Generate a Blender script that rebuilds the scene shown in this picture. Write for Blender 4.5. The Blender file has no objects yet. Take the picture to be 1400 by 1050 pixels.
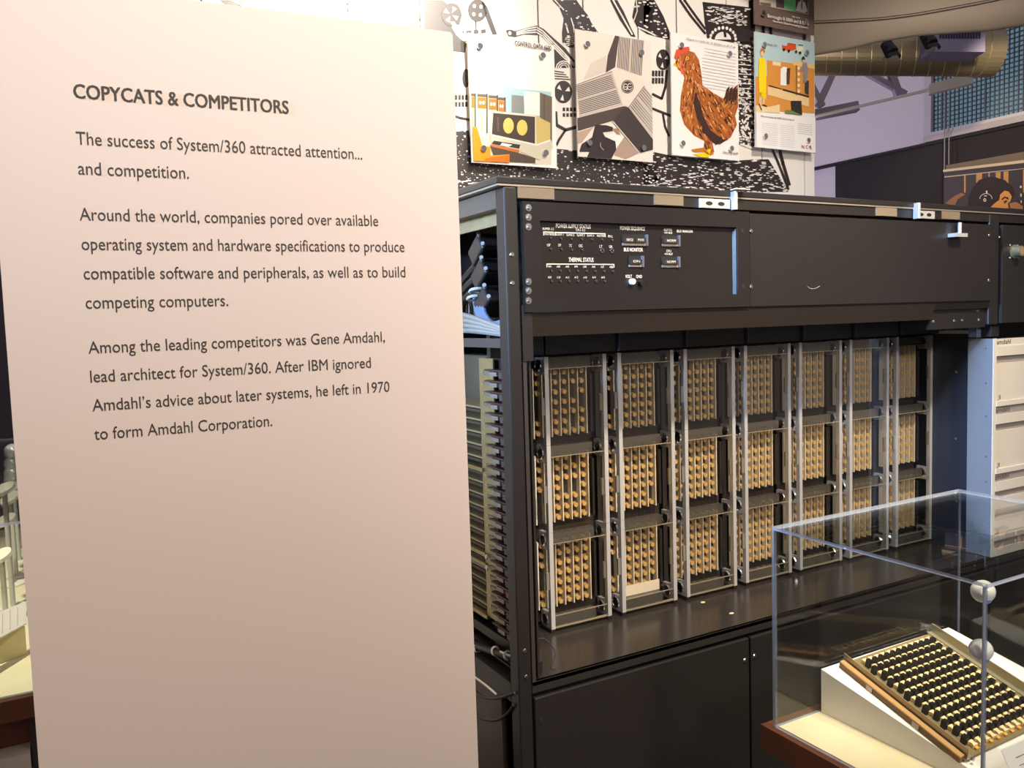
import bpy, math, random
from mathutils import Vector, Matrix

# ------------------------------------------------------------------ camera
FPX = 1145.885
CAMR = [Vector((0.87438769, -0.48425142, -0.0307691)),
        Vector((-0.0637405, -0.05176798, -0.99662291)),
        Vector((0.4810232, 0.87339604, -0.07613171))]
EYE = Vector((0, 0, 1.5))
scene = bpy.context.scene
COL = scene.collection
cd = bpy.data.cameras.new('camera')
cam = bpy.data.objects.new('camera', cd)
COL.objects.link(cam)
cd.sensor_width = 36.0
cd.lens = FPX / 1400 * 36.0
cd.clip_start = 0.02
m = Matrix.Identity(4)
for i in range(3):
    m[i][0] = CAMR[0][i]; m[i][1] = -CAMR[1][i]; m[i][2] = -CAMR[2][i]; m[i][3] = EYE[i]
cam.matrix_world = m
scene.camera = cam

# ------------------------------------------------------------------ light and exposure
scene.view_settings.view_transform = 'Standard'
scene.view_settings.look = 'None'
scene.view_settings.gamma = 1.0
scene.view_settings.exposure = 0.55
scene.cycles.transparent_max_bounces = 40
world = bpy.data.worlds.new('world')
scene.world = world
world.use_nodes = True
nt = world.node_tree
bg = nt.nodes['Background']
tc = nt.nodes.new('ShaderNodeTexCoord'); sep = nt.nodes.new('ShaderNodeSeparateXYZ'); rmp = nt.nodes.new('ShaderNodeValToRGB')
mp = nt.nodes.new('ShaderNodeMapRange'); mp.inputs[1].default_value = -1; mp.inputs[2].default_value = 1
nt.links.new(tc.outputs['Generated'], sep.inputs[0]); nt.links.new(sep.outputs[2], mp.inputs[0]); nt.links.new(mp.outputs[0], rmp.inputs[0]); nt.links.new(rmp.outputs[0], bg.inputs[0])
el = rmp.color_ramp.elements
el[0].position = 0.30; el[0].color = (0.46, 0.38, 0.31, 1)
el[1].position = 0.85; el[1].color = (0.66, 0.60, 0.66, 1)
bg.inputs[1].default_value = 0.33

def spot(name, loc, target, power, color, angle, blend=0.6, size=0.06):
    d = bpy.data.lights.new(name, 'SPOT')
    d.energy = power; d.color = color; d.spot_size = math.radians(angle); d.spot_blend = blend
    d.shadow_soft_size = size
    o = bpy.data.objects.new(name, d); COL.objects.link(o)
    o.location = loc
    o.rotation_euler = (Vector(target) - Vector(loc)).to_track_quat('-Z', 'Y').to_euler()
    return o

def area(name, loc, target, power, color, sx, sy):
    d = bpy.data.lights.new(name, 'AREA')
    d.shape = 'RECTANGLE'; d.size = sx; d.size_y = sy; d.energy = power; d.color = color
    o = bpy.data.objects.new(name, d); COL.objects.link(o)
    o.location = loc
    o.rotation_euler = (Vector(target) - Vector(loc)).to_track_quat('-Z', 'Y').to_euler()
    return o

WARM = (1.0, 0.86, 0.66)
spot('track_light_panel', (0.62, -0.15, 3.15), (0.30, 1.18, 1.78), 160, (1.0, 0.87, 0.75), 62, 1.0, 0.1)
spot('track_light_mural', (1.20, 1.45, 2.98), (0.80, 2.6, 2.5), 215, (1.0, 0.88, 0.74), 70, 0.9, 0.08)
spot('track_light_posters', (1.9, 0.7, 3.5), (2.1, 2.6, 2.3), 120, (1.0, 0.88, 0.76), 60, 0.8, 0.08)
spot('track_light_cabinet', (1.45, 0.35, 3.2), (1.6, 2.0, 0.9), 200, WARM, 58, 0.7, 0.07)
spot('track_light_modules', (2.35, 0.35, 3.2), (2.25, 2.0, 0.9), 210, WARM, 58, 0.7, 0.07)
spot('front_fill_light', (1.3, -2.2, 2.9), (1.9, 1.9, 1.25), 270, (1.0, 0.90, 0.78), 46, 0.8, 0.25)  # added fill from behind the camera, softens shadow on the control panel
spot('track_light_case', (1.75, 0.75, 3.1), (1.72, 1.1, 0.6), 120, (1.0, 0.88, 0.70), 32, 0.7, 0.05)
spot('track_light_far_case', (-0.5, 2.6, 3.0), (-0.25, 3.2, 0.6), 260, (1.0, 0.95, 0.74), 50, 0.7, 0.05)
spot('track_light_banner', (4.6, 2.6, 3.2), (6.4, 3.9, 2.5), 110, (1.0, 0.80, 0.5), 40, 0.7, 0.05)
spot('daylight_left', (-3.2, 1.3, 2.5), (1.7, 1.75, 1.62), 2000, (0.34, 0.58, 1.0), 19, 0.6, 0.35)
spot('blue_wash', (4.2, 5.6, 2.4), (6.5, 5.0, 3.6), 72, (0.84, 0.75, 1.0), 110, 0.8, 0.3)
spot('soffit_uplight', (3.9, 2.4, 1.9), (4.4, 3.6, 3.6), 31, (1.0, 0.84, 0.66), 130, 1.0, 0.3)
spot('duct_uplight', (4.4, 4.9, 1.9), (4.6, 4.6, 3.6), 60, (1.0, 0.80, 0.44), 70, 0.9, 0.1)

# ------------------------------------------------------------------ helpers
def lin(c):
    c = c / 255.0
    return c / 12.92 if c <= 0.04045 else ((c + 0.055) / 1.055) ** 2.4

def rgb(r, g, b):
    return (lin(r), lin(g), lin(b), 1)

MATS = {}
def mat(name, c=(128, 128, 128), rough=0.6, metal=0.0, noise=0.0, nscale=20.0, emit=0.0, spec=0.5, bump=0.0, c2=None):
    if name in MATS: return MATS[name]
    M = bpy.data.materials.new(name); M.use_nodes = True
    nt = M.node_tree; p = nt.nodes['Principled BSDF']
    p.inputs['Base Color'].default_value = rgb(*c)
    p.inputs['Roughness'].default_value = rough
    p.inputs['Metallic'].default_value = metal
    p.inputs['Specular IOR Level'].default_value = spec
    if emit:
        p.inputs['Emission Color'].default_value = rgb(*c)
        p.inputs['Emission Strength'].default_value = emit
    if noise or bump:
        tc = nt.nodes.new('ShaderNodeTexCoord'); nz = nt.nodes.new('ShaderNodeTexNoise')
        nz.inputs['Scale'].default_value = nscale; nz.inputs['Detail'].default_value = 6
        nt.links.new(tc.outputs['Object'], nz.inputs['Vector'])
        if noise:
            mx = nt.nodes.new('ShaderNodeMix'); mx.data_type = 'RGBA'
            a = rgb(*c); b = rgb(*(c2 or tuple(max(0, v * (1 - noise)) for v in c)))
            mx.inputs[6].default_value = a; mx.inputs[7].default_value = b
            nt.links.new(nz.outputs['Fac'], mx.inputs[0]); nt.links.new(mx.outputs[2], p.inputs['Base Color'])
        if bump:
            bp = nt.nodes.new('ShaderNodeBump'); bp.inputs['Strength'].default_value = bump
            bp.inputs['Distance'].default_value = 0.002
            nt.links.new(nz.outputs['Fac'], bp.inputs['Height']); nt.links.new(bp.outputs['Normal'], p.inputs['Normal'])
    MATS[name] = M
    return M

def clear(name, tint=(255, 255, 255), ior=1.45, rough=0.0, haze=0.0, hazec=(150, 150, 155)):
    if name in MATS: return MATS[name]
    M = bpy.data.materials.new(name); M.use_nodes = True
    nt = M.node_tree; nt.nodes.clear()
    out = nt.nodes.new('ShaderNodeOutputMaterial'); mx = nt.nodes.new('ShaderNodeMixShader')
    tr = nt.nodes.new('ShaderNodeBsdfTransparent'); gl = nt.nodes.new('ShaderNodeBsdfGlossy'); fr = nt.nodes.new('ShaderNodeFresnel')
    tr.inputs[0].default_value = rgb(*tint); gl.inputs['Roughness'].default_value = rough
    ge = nt.nodes.new('ShaderNodeNewGeometry'); ma_ = nt.nodes.new('ShaderNodeMath'); ma_.operation = 'MULTIPLY_ADD'
    ma_.inputs[1].default_value = 1 / ior - ior; ma_.inputs[2].default_value = ior
    nt.links.new(ge.outputs['Backfacing'], ma_.inputs[0]); nt.links.new(ma_.outputs[0], fr.inputs[0])
    nt.links.new(fr.outputs[0], mx.inputs[0]); nt.links.new(gl.outputs[0], mx.inputs[2])
    if haze:
        m2 = nt.nodes.new('ShaderNodeMixShader'); df = nt.nodes.new('ShaderNodeBsdfDiffuse'); df.inputs[0].default_value = rgb(*hazec)
        m2.inputs[0].default_value = haze
        nt.links.new(tr.outputs[0], m2.inputs[1]); nt.links.new(df.outputs[0], m2.inputs[2]); nt.links.new(m2.outputs[0], mx.inputs[1])
    else:
        nt.links.new(tr.outputs[0], mx.inputs[1])
    nt.links.new(mx.outputs[0], out.inputs[0])
    MATS[name] = M
    return M

def ray(x, y):
    d = Vector(((x - 700) / FPX, (y - 525) / FPX, 1.0))
    return CAMR[0] * d[0] + CAMR[1] * d[1] + CAMR[2] * d[2]

def at(x, y, axis, val):
    r = ray(x, y); k = (val - EYE[axis]) / r[axis]
    return EYE + r * k

def at_depth(x, y, depth):
    return EYE + ray(x, y) * depth

class MB:
    def __init__(s, T=None):
        s.v = []; s.f = []; s.m = []; s.T = T
    def vert(s, p):
        p = Vector(p)
        if s.T: p = s.T(p)
        s.v.append(p); return len(s.v) - 1
    def face(s, pts, mi=0):
        ids = [s.vert(p) for p in pts]; s.f.append(ids); s.m.append(mi)
    def box(s, x0, x1, y0, y1, z0, z1, mi=0):
        if x0 > x1: x0, x1 = x1, x0
        if y0 > y1: y0, y1 = y1, y0
        if z0 > z1: z0, z1 = z1, z0
        c = [s.vert((x, y, z)) for z in (z0, z1) for y in (y0, y1) for x in (x0, x1)]
        for q in ((0, 2, 3, 1), (4, 5, 7, 6), (0, 1, 5, 4), (2, 6, 7, 3), (0, 4, 6, 2), (1, 3, 7, 5)):
            s.f.append([c[i] for i in q]); s.m.append(mi)
        return s
    def prism(s, pts, ext, mi=0, mside=None):
        ext = Vector(ext); a = [s.vert(p) for p in pts]; b = [s.vert(Vector(p) + ext) for p in pts]; n = len(pts)
        s.f.append(a[::-1]); s.m.append(mi); s.f.append(b); s.m.append(mi)
        for i in range(n):
            s.f.append([a[i], a[(i + 1) % n], b[(i + 1) % n], b[i]]); s.m.append(mi if mside is None else mside)
        return s
    def cyl(s, p0, p1, r0, n=12, mi=0, r1=None):
        p0 = Vector(p0); p1 = Vector(p1); r1 = r0 if r1 is None else r1
        d = (p1 - p0).normalized(); u = d.orthogonal().normalized(); w = d.cross(u)
        A = []; B = []
        for i in range(n):
            t = 2 * math.pi * i / n; o = u * math.cos(t) + w * math.sin(t)
            A.append(s.vert(p0 + o * r0)); B.append(s.vert(p1 + o * r1))
        for i in range(n):
            j = (i + 1) % n; s.f.append([A[i], A[j], B[j], B[i]]); s.m.append(mi)
        s.f.append(A[::-1]); s.m.append(mi); s.f.append(B); s.m.append(mi)
        return s
    def ring(s, c, axis, R, r, n=20, k=8, mi=0):
        c = Vector(c); d = Vector(axis).normalized(); u = d.orthogonal().normalized(); w = d.cross(u); g = []
        for i in range(n):
            t = 2 * math.pi * i / n; o = u * math.cos(t) + w * math.sin(t)
            g.append([s.vert(c + o * (R + r * math.cos(2 * math.pi * j / k)) + d * r * math.sin(2 * math.pi * j / k)) for j in range(k)])
        for i in range(n):
            for j in range(k):
                s.f.append([g[i][j], g[(i + 1) % n][j], g[(i + 1) % n][(j + 1) % k], g[i][(j + 1) % k]]); s.m.append(mi)
        return s
    def sphere(s, c, r, seg=20, rings=12, mi=0, sc=(1, 1, 1)):
        c = Vector(c); g = []
        for i in range(rings + 1):
            t = math.pi * i / rings
            if i in (0, rings):
                g.append([s.vert(c + Vector((0, 0, r * sc[2] * math.cos(t))))] * seg)
            else:
                g.append([s.vert(c + Vector((r * sc[0] * math.sin(t) * math.cos(2 * math.pi * j / seg), r * sc[1] * math.sin(t) * math.sin(2 * math.pi * j / seg), r * sc[2] * math.cos(t)))) for j in range(seg)])
        for i in range(rings):
            for j in range(seg):
                q = [g[i][j], g[i + 1][j], g[i + 1][(j + 1) % seg], g[i][(j + 1) % seg]]
                q = [a for n_, a in enumerate(q) if a not in q[:n_]]
                if len(q) > 2: s.f.append(q); s.m.append(mi)
        return s
    def tube(s, pts, r, n=8, mi=0, smooth=3):
        P = [Vector(p) for p in pts]
        for _ in range(smooth if len(P) > 2 else 0):
            Q = [P[0]]
            for a, b in zip(P[:-1], P[1:]):
                Q += [a * .75 + b * .25, a * .25 + b * .75]
            P = Q + [P[-1]]
        prev = None; rings = []
        for i, p in enumerate(P):
            d = (P[min(i + 1, len(P) - 1)] - P[max(i - 1, 0)]).normalized()
            u = d.orthogonal().normalized() if prev is None else (prev - d * prev.dot(d)).normalized()
            prev = u; w = d.cross(u)
            rings.append([s.vert(p + (u * math.cos(2 * math.pi * k / n) + w * math.sin(2 * math.pi * k / n)) * r) for k in range(n)])
        for a, b in zip(rings[:-1], rings[1:]):
            for k in range(n):
                s.f.append([a[k], a[(k + 1) % n], b[(k + 1) % n], b[k]]); s.m.append(mi)
        s.f.append(rings[0][::-1]); s.m.append(mi); s.f.append(rings[-1]); s.m.append(mi)
        return s
    def text(s, body, org, u, v, cap, width=None, mi=0, align='L', bold=0.0, lift=0.0):
        V, F, w = glyphs(body, bold)
        if not V: return s
        k = cap; kx = (width / w) if width else k
        u = Vector(u); v = Vector(v); n = u.cross(v).normalized() * lift
        ox = {'L': 0, 'C': -w * kx / 2, 'R': -w * kx}[align]
        ids = [s.vert(Vector(org) + u * (x * kx + ox) + v * (y * k) + n) for x, y in V]
        for f in F:
            s.f.append([ids[i] for i in f]); s.m.append(mi)
        return s
    def build(s, name, mats, parent=None, local=False, smooth=False, bevel=0.0):
        me = bpy.data.meshes.new(name)
        me.from_pydata([tuple(p) for p in s.v], [], s.f)
        for mm in (mats if isinstance(mats, (list, tuple)) else [mats]): me.materials.append(mm)
        for i, p in enumerate(me.polygons):
            p.material_index = s.m[i]
            p.use_smooth = smooth
        me.update()
        o = bpy.data.objects.new(name, me); COL.objects.link(o)
        if parent:
            o.parent = parent
            if not local and parent.type == 'EMPTY': o.location = -parent.location
        if bevel:
            b = o.modifiers.new('bevel', 'BEVEL'); b.width = bevel; b.segments = 2; b.limit_method = 'ANGLE'
        return o

_G = {}
def glyphs(body, bold):
    key = (body, bold)
    if key in _G: return _G[key]
    def raw(t):
        c = bpy.data.curves.new('t', 'FONT'); c.body = t; c.resolution_u = 3; c.offset = bold
        o = bpy.data.objects.new('t', c); COL.objects.link(o)
        dg = bpy.context.evaluated_depsgraph_get()
        me = bpy.data.meshes.new_from_object(o.evaluated_get(dg))
        V = [(p.co.x, p.co.y) for p in me.vertices]; F = [list(p.vertices) for p in me.polygons]
        bpy.data.objects.remove(o); bpy.data.curves.remove(c); bpy.data.meshes.remove(me)
        return V, F
    V, F = raw(body)
    if 'H' not in _G:
        VH, _ = raw('H'); _G['H'] = max(y for x, y in VH) - min(y for x, y in VH)
    h = _G['H']
    if V:
        x0 = min(x for x, y in V); w = (max(x for x, y in V) - x0) / h
        V = [((x - x0) / h, y / h) for x, y in V]
        # outward facing order
    else: w = 0
    _G[key] = (V, F, w)
    return _G[key]

def thing(name, label, cat, loc=(0, 0, 0), group=None):
    o = bpy.data.objects.new(name, None); COL.objects.link(o)
    o.location = loc; o.empty_display_size = 0.05
    o['label'] = label; o['category'] = cat
    if group: o['group'] = group
    return o

def tag(o, label, cat, group=None, kind=None):
    o['label'] = label; o['category'] = cat
    if group: o['group'] = group
    if kind: o['kind'] = kind
    return o

def struct(o, label=None):
    o['kind'] = 'structure'
    if label: o['label'] = label
    return o

UX = Vector((1, 0, 0)); UZ = Vector((0, 0, 1))
# ------------------------------------------------------------------ materials
black = mat('black_paint', (34, 30, 29), 0.42, noise=0.12, nscale=60, bump=0.05)
black2 = mat('black_paint_smooth', (38, 34, 33), 0.25)
dark = mat('dark_interior', (18, 16, 17), 0.7)
navy = mat('dark_navy_paint', (36, 37, 46), 0.45)
steel = mat('steel', (190, 188, 186), 0.3, 1.0)
chrome = mat('chrome', (225, 225, 228), 0.12, 1.0)
alum = mat('brushed_aluminium', (206, 204, 204), 0.34, 0.45)
silver = mat('silver_paint', (178, 180, 186), 0.4, 0.3)
cream = mat('cream_panel', (205, 196, 182), 0.5)
creamgrey = mat('grey_cream_panel', (150, 142, 136), 0.5)
tape = mat('masking_tape', (116, 102, 84), 0.7)
white_print = mat('white_lettering', (232, 230, 224), 0.6)
gold = mat('gold_anodised', (216, 180, 118), 0.45, 0.2)
goldbase = mat('tan_socket', (176, 142, 104), 0.6)
board = mat('board_dark', (52, 46, 44), 0.5)
rib = mat('pale_rib', (240, 232, 214), 0.5)

# ------------------------------------------------------------------ room
b = MB().box(-6, 9, -4, 9, -0.1, 0); struct(b.build('floor', mat('dark_carpet', (70, 62, 58), 0.9, noise=0.3, nscale=80)))
wallm = mat('white_wall', (214, 208, 212), 0.8)
blackwall = mat('black_wall_panel', (40, 34, 36), 0.8, noise=0.15, nscale=40)
struct(MB().box(6.5, 6.65, -1, 9, 0, 6).build('wall_right', wallm))
struct(MB().box(-6, 6.5, 8.5, 8.65, 0, 6).build('wall_back', mat('grey_purple_wall', (92, 84, 92), 0.8)))
struct(MB().box(6.46, 6.499, 1.0, 5.417, 0.0, 2.83).build('trim_1', blackwall))
struct(MB().box(6.44, 6.499, 1.0, 5.69, 2.83, 2.852).build('trim_2', mat('dark_trim', (30, 27, 30), 0.7)))
struct(MB().box(6.42, 6.499, 1.0, 4.5, 2.853, 2.90).build('trim_3', mat('pale_trim', (176, 170, 172), 0.7)))

# window in the right wall
wf = MB()
wy0, wy1, wz0, wz1 = 2.2, 4.44, 2.925, 3.70
for (a, c_, e, g) in ((wy0, wy1, wz0 - .06, wz0), (wy0, wy1, wz1, wz1 + .06), (wy0 - .06, wy0, wz0 - .06, wz1 + .06), (wy1, wy1 + .06, wz0 - .06, wz1 + .06)):
    wf.box(6.43, 6.499, a, c_, e, g)
win = struct(wf.build('window_1', mat('window_frame_paint', (196, 190, 196), 0.6)))
pm = mat('frosted_daylight_pane', (96, 128, 140), 0.4, emit=0.55, noise=0.75, nscale=2.2)
MB().box(6.485, 6.498, wy0, wy1, wz0, wz1).build('pane', pm, win)
g = MB()
n = 62
for i in range(n + 1):
    y = wy0 + (wy1 - wy0) * i / n
    w = .012 if i % 10 == 0 else .006
    g.box(6.462, 6.474, y - w / 2, y + w / 2, wz0, wz1)
for i in range(23):
    z = wz0 + (wz1 - wz0) * i / 22
    g.box(6.468, 6.480, wy0, wy1, z - .004, z + .004)
g.build('grid', mat('window_grid', (88, 88, 104), 0.6), win)

# photo mural on the right wall
def WP(x, y, d=0.0):
    return at(x, y, 0, 6.40 - d)
A = WP(1291, 233)
ph = thing('photo_banner', 'long dark photo banner of a dark-haired woman with a headset hung before the black wall', 'banner', (6.40, A.y, 1.4))
py1 = A.y; py0 = 2.4; pz1 = A.z; pz0 = 1.45
MB().box(6.395, 6.415, py0, py1, pz0, pz1).build('banner_panel', mat('banner_dark', (58, 50, 54), 0.6), ph)
art = MB(); PAL = []
def pc(mb, pal, c, pts, rough=0.7):
    mm = mat('print_%02x%02x%02x_%d' % (c + (int(rough * 100),)), c, rough, spec=1.0 if abs(rough - .38) < .001 else .5)
    if mm not in pal: pal.append(mm)
    mb.face(pts, pal.index(mm))
def zq(lst, ox, oy, s):
    return [(ox + a / s, oy + b_ / s) for a, b_ in lst]
def ell(cx, cy, rx, ry, n=20, a0=0, a1=360):
    return [(cx + rx * math.cos(math.radians(a0 + (a1 - a0) * i / n)), cy + ry * math.sin(math.radians(a0 + (a1 - a0) * i / n))) for i in range(n if a1 - a0 == 360 else n + 1)]
def wart(c, lst, layer):
    pc(art, PAL, c, [WP(x, y, .005 + .0008 * layer) for x, y in zq(lst, 1280, 150, 7.5)])
wart((112, 98, 82), [(100, 570), (900, 430), (900, 530), (100, 610)], 1)
wart((205, 186, 160), [(70, 615), (900, 515), (900, 545), (70, 640)], 2)
for x, w_ in ((285, 18), (410, 60), (535, 14), (610, 50), (690, 50), (890, 30)):
    wart((190, 142, 84), [(x, 690 - (x - 85) * .09), (x + w_, 685 - (x - 85) * .09), (x + w_, 850), (x, 850)], 2)
wart((196, 180, 160), [(85, 685), (900, 600), (900, 606), (85, 695)], 4)
wart((44, 33, 32), [(320, 1010), (330, 900), (380, 790), (440, 720), (520, 690), (600, 690), (700, 720), (780, 790), (800, 860), (770, 900), (700, 830), (650, 880), (640, 940), (560, 1000)], 4)
wart((226, 158, 84), [(545, 1010), (600, 960), (645, 925), (655, 870), (700, 830), (745, 840), (775, 890), (760, 940), (735, 960), (745, 1020)], 5)
wart((46, 32, 30), [(665, 920), (700, 890), (740, 900), (742, 925), (705, 905), (680, 925)], 6)
wart((64, 48, 46), [(690, 940), (720, 925), (730, 940), (700, 965)], 6)
wart((150, 104, 66), [(90, 960), (180, 890), (260, 850), (300, 870), (220, 920), (190, 990)], 5)
wart((182, 132, 80), [(750, 960), (820, 945), (890, 990), (890, 1020), (760, 1010)], 5)
for k in range(24):
    a0 = math.radians(180 + k * 7.5); a1 = math.radians(187.5 + k * 7.5)
    wart((220, 214, 210), [(510 + 66 * math.cos(a0), 915 + 58 * math.sin(a0)), (510 + 66 * math.cos(a1), 915 + 58 * math.sin(a1)), (510 + 60 * math.cos(a1), 915 + 52 * math.sin(a1)), (510 + 60 * math.cos(a0), 915 + 52 * math.sin(a0))], 6)
wart((214, 210, 208), ell(498, 925, 16, 18), 6); wart((60, 50, 50), ell(498, 925, 7, 8), 7)
for (x, y, w_, h) in ((858, 780, 18, 22), (862, 860, 14, 30), (866, 930, 12, 26), (510, 830, 16, 26), (490, 880, 30, 8)):
    wart((232, 216, 180), [(x, y), (x + w_, y), (x + w_, y + h), (x, y + h)], 5)
art.build('printed_photo', PAL, ph)
for x in (1290.5, 1296.5):
    p = WP(x, 234); MB().cyl((6.405, p.y, p.z - .03), (6.405, p.y, 4.6), 0.004, 6).build('hanging_wire', mat('wire_grey', (150, 144, 146), 0.5), ph)

# duct, spotlights, roof truss, soffit (ceiling)
duct_d = 5.6
c0 = at_depth(1060, 68, duct_d); c1 = at_depth(1338, 70, duct_d)
rad = 33 / FPX * duct_d
du = thing('spiral_duct', 'spiral-wound round metal air duct below the curved ceiling', 'duct', c1)
dm = mat('galvanised_duct', (166, 154, 132), 0.38, 0.75)
dx = (c1 - c0).normalized()
db = MB()
db.cyl(c0, c1, rad, 40); db.build('duct_body', dm, du, smooth=False)
sm = MB(); dup_ = UZ; dside = dx.cross(UZ).normalized()
for k in range(14):
    pts = []
    s0 = (c1 - c0).length * (k + .5) / 14
    for i in range(41):
        t = 2 * math.pi * i / 40
        pts.append(c0 + dx * (s0 - .055 * math.cos(t) * 1.0) + (UZ * math.sin(t) + dside * math.cos(t)) * (rad + .001))
    sm.tube(pts, .004, 5, smooth=0)
sm.build('spiral_seam', mat('duct_seam', (190, 178, 150), 0.4, 0.7), du)
vb = MB()
cpt = at_depth(1310, 58, duct_d - .28)
T = lambda p: cpt + dx * p.x + dside * p.y + UZ * p.z
vb = MB(T)
vb.box(-.18, .15, -.2, .04, -.07, .10); o = vb.build('vent_box', mat('vent_paint', (120, 116, 150), 0.5), du)
vs = MB(T)
for k in range(15):
    x = -.14 + k * .0175
    vs.box(x, x + .011, .04, .046, .01, .075)
vs.build('grille_slat', mat('grille_dark', (26, 24, 60), 0.5), o)
cr = MB(); cr.cyl(c1, c1 + dx * .10, rad * 1.03, 32, r1=rad * 1.03); cr.build('end_collar', dm, du)

for (x, y, lab, up) in ((1217, 66, 'black spotlight with barn doors hung in front of the duct, left of the other', 22), (1271, 54, 'black spotlight half hidden by the ceiling edge, beside the vent grille', 16)):
    c = at_depth(x, y, 5.0)
    t = thing('spotlight', lab, 'spotlight', c)
    bm_ = mat('spot_black', (20, 18, 30), 0.5)
    MB().cyl(c + Vector((0, .03, .035)), c + Vector((0, -.01, -.03)), .034, 8, r1=.042).build('lamp_body', bm_, t)
    MB().box(c.x - .048, c.x + .048, c.y - .008, c.y + .008, c.z - .005, c.z + .01).build('bracket', bm_, t)
    MB().cyl(c + Vector((0, 0, .02)), c + Vector((0, 0, .25)), .009, 8).build('hanger', bm_, t)
    cc = c + Vector((0, -.012, -.032))
    for k in range(4):
        a = math.pi / 4 + k * math.pi / 2
        u_ = Vector((math.cos(a), math.sin(a), 0)); w_ = Vector((-math.sin(a), math.cos(a), 0))
        MB().prism([cc + u_ * .028 - w_ * .024, cc + u_ * .028 + w_ * .024, cc + u_ * .045 + w_ * .03 + UZ * -.028, cc + u_ * .045 - w_ * .03 + UZ * -.028], u_ * .003).build('barn_door', bm_, t)

tm = mat('truss_paint', (150, 142, 160), 0.6)
tr = thing('roof_truss', 'pale steel roof truss braces behind the round duct', 'truss', at_depth(1180, 110, 6.6))
for (x0, y0, x1, y1, r) in ((1140, 98, 1118, 146, .022), (1105, 110, 1124, 146, .022), (1178, 96, 1238, 129, .02), (1216, 96, 1229, 132, .026), (1060, 168, 1172, 146, .035)):
    a = at_depth(x0, y0, 6.4); c_ = at_depth(x1, y1, 6.4)
    d = (c_ - a).normalized(); s_ = d.cross(CAMR[2]).normalized(); 
    mb = MB(); e = CAMR[2].cross(d).normalized() * r; f_ = CAMR[2] * r
    mb.prism([a - e - f_, a + e - f_, a + e + f_, a - e + f_], c_ - a); mb.build('brace', tm, tr)
lt = thing('light_rail', 'slim white ceiling rail running up past the window corner', 'rail', at_depth(1328, 110, 6.0))
a = at_depth(1100, 163, 6.3); c_ = at_depth(1270, 123, 5.95); e_ = at_depth(1330, 108, 5.85)
MB().cyl(a, c_, .012, 8).build('thin_rail', mat('rail_white', (208, 204, 208), 0.5), lt)
d = (e_ - c_).normalized(); s_ = UZ * .035; f_ = d.cross(UZ).normalized() * .03
MB().prism([c_ - s_ - f_, c_ + s_ - f_, c_ + s_ + f_, c_ - s_ + f_], e_ - c_).build('rail_housing', mat('rail_white', (208, 204, 208), 0.5), lt)

# curved soffit
low = [(1000, 92), (1060, 86), (1115, 76), (1160, 68), (1200, 58), (1250, 50), (1290, 47), (1350, 43), (1400, 36), (1480, 26), (1600, 12)]
mid = [(1000, 34), (1060, 34), (1115, 32), (1160, 30), (1200, 28), (1250, 22), (1290, 15), (1350, 4), (1400, -8), (1480, -26), (1600, -50)]
top = [(x, y - 150) for x, y in mid]
rows = []
for t in range(9):
    f = t / 8; row = []
    for (a, b2) in zip(low, mid):
        p = at_depth(a[0] + (b2[0] - a[0]) * f, a[1] + (b2[1] - a[1]) * f, 4.6 - .5 * f - .12 * math.sin(math.pi * f))
        row.append(p)
    rows.append(row)
for t in range(1, 9):
    f = t / 8; row = []
    for (a, b2) in zip(mid, top):
        row.append(at_depth(a[0], a[1] + (b2[1] - a[1]) * f, 4.1 - 1.1 * f + .1 * math.sin(math.pi * f)))
    rows.append(row)
sb = MB(); ids = [[sb.vert(p) for p in r] for r in rows]
for r0, r1 in zip(ids[:-1], ids[1:]):
    for i in range(len(r0) - 1):
        sb.f.append([r0[i], r0[i + 1], r1[i + 1], r1[i]]); sb.m.append(0)
so = sb.build('ceiling', mat('taupe_plaster', (160, 148, 138), 0.7), smooth=True); struct(so)
sd = so.modifiers.new('thick', 'SOLIDIFY'); sd.thickness = 0.05; sd.offset = -1
sb = MB(); sb.tube([at_depth(x, y, 4.08) for x, y in mid], .0035, 6, smooth=1)
struct(sb.build('trim_4', mat('soffit_joint', (84, 76, 72), 0.8)))

# ------------------------------------------------------------------ mural
YM = 2.6
mu = thing('wall_mural', 'white slatted wall mural with black comic style print rising behind the black cabinet', 'mural', (0.3, YM, 0))
edges = [.265, .45, .70, .887, 1.131, 1.335, 1.582, 1.773, 2.021, 2.208, 2.465, 2.656, 2.908, 2.971]
mw = mat('mural_white', (236, 230, 222), 0.30)
for a, c_ in zip(edges[:-1], edges[1:]):
    MB().box(a + .003, c_ - .003, YM, YM + .02, 0.0, 3.25).build('mural_slat', mw, mu)
MB().box(.265, 2.971, YM + .021, YM + .05, 0, 3.25).build('backing', mat('mural_backing', (70, 66, 66), 0.8), mu)
K = (38, 29, 28); Wh = (236, 230, 222)
ma = MB(); MP = []
def MA(lst, c=K, layer=1, o=None):
    if o: lst = zq(lst, *o)
    pc(ma, MP, c, [at(x, y, 1, YM - .0012 * layer) for x, y in lst], 0.38)
def stroke(lst, w, c=K, layer=1, o=None):
    if o: lst = zq(lst, *o); w = w / o[2]
    for (x0, y0), (x1, y1) in zip(lst[:-1], lst[1:]):
        L = math.hypot(x1 - x0, y1 - y0) or 1; nx = -(y1 - y0) / L * w / 2; ny = (x1 - x0) / L * w / 2
        ex = (x1 - x0) / L * w * .25; ey = (y1 - y0) / L * w * .25
        MA([(x0 + nx - ex, y0 + ny - ey), (x1 + nx + ex, y1 + ny + ey), (x1 - nx + ex, y1 - ny + ey), (x0 - nx - ex, y0 - ny - ey)], c, layer)
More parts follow.
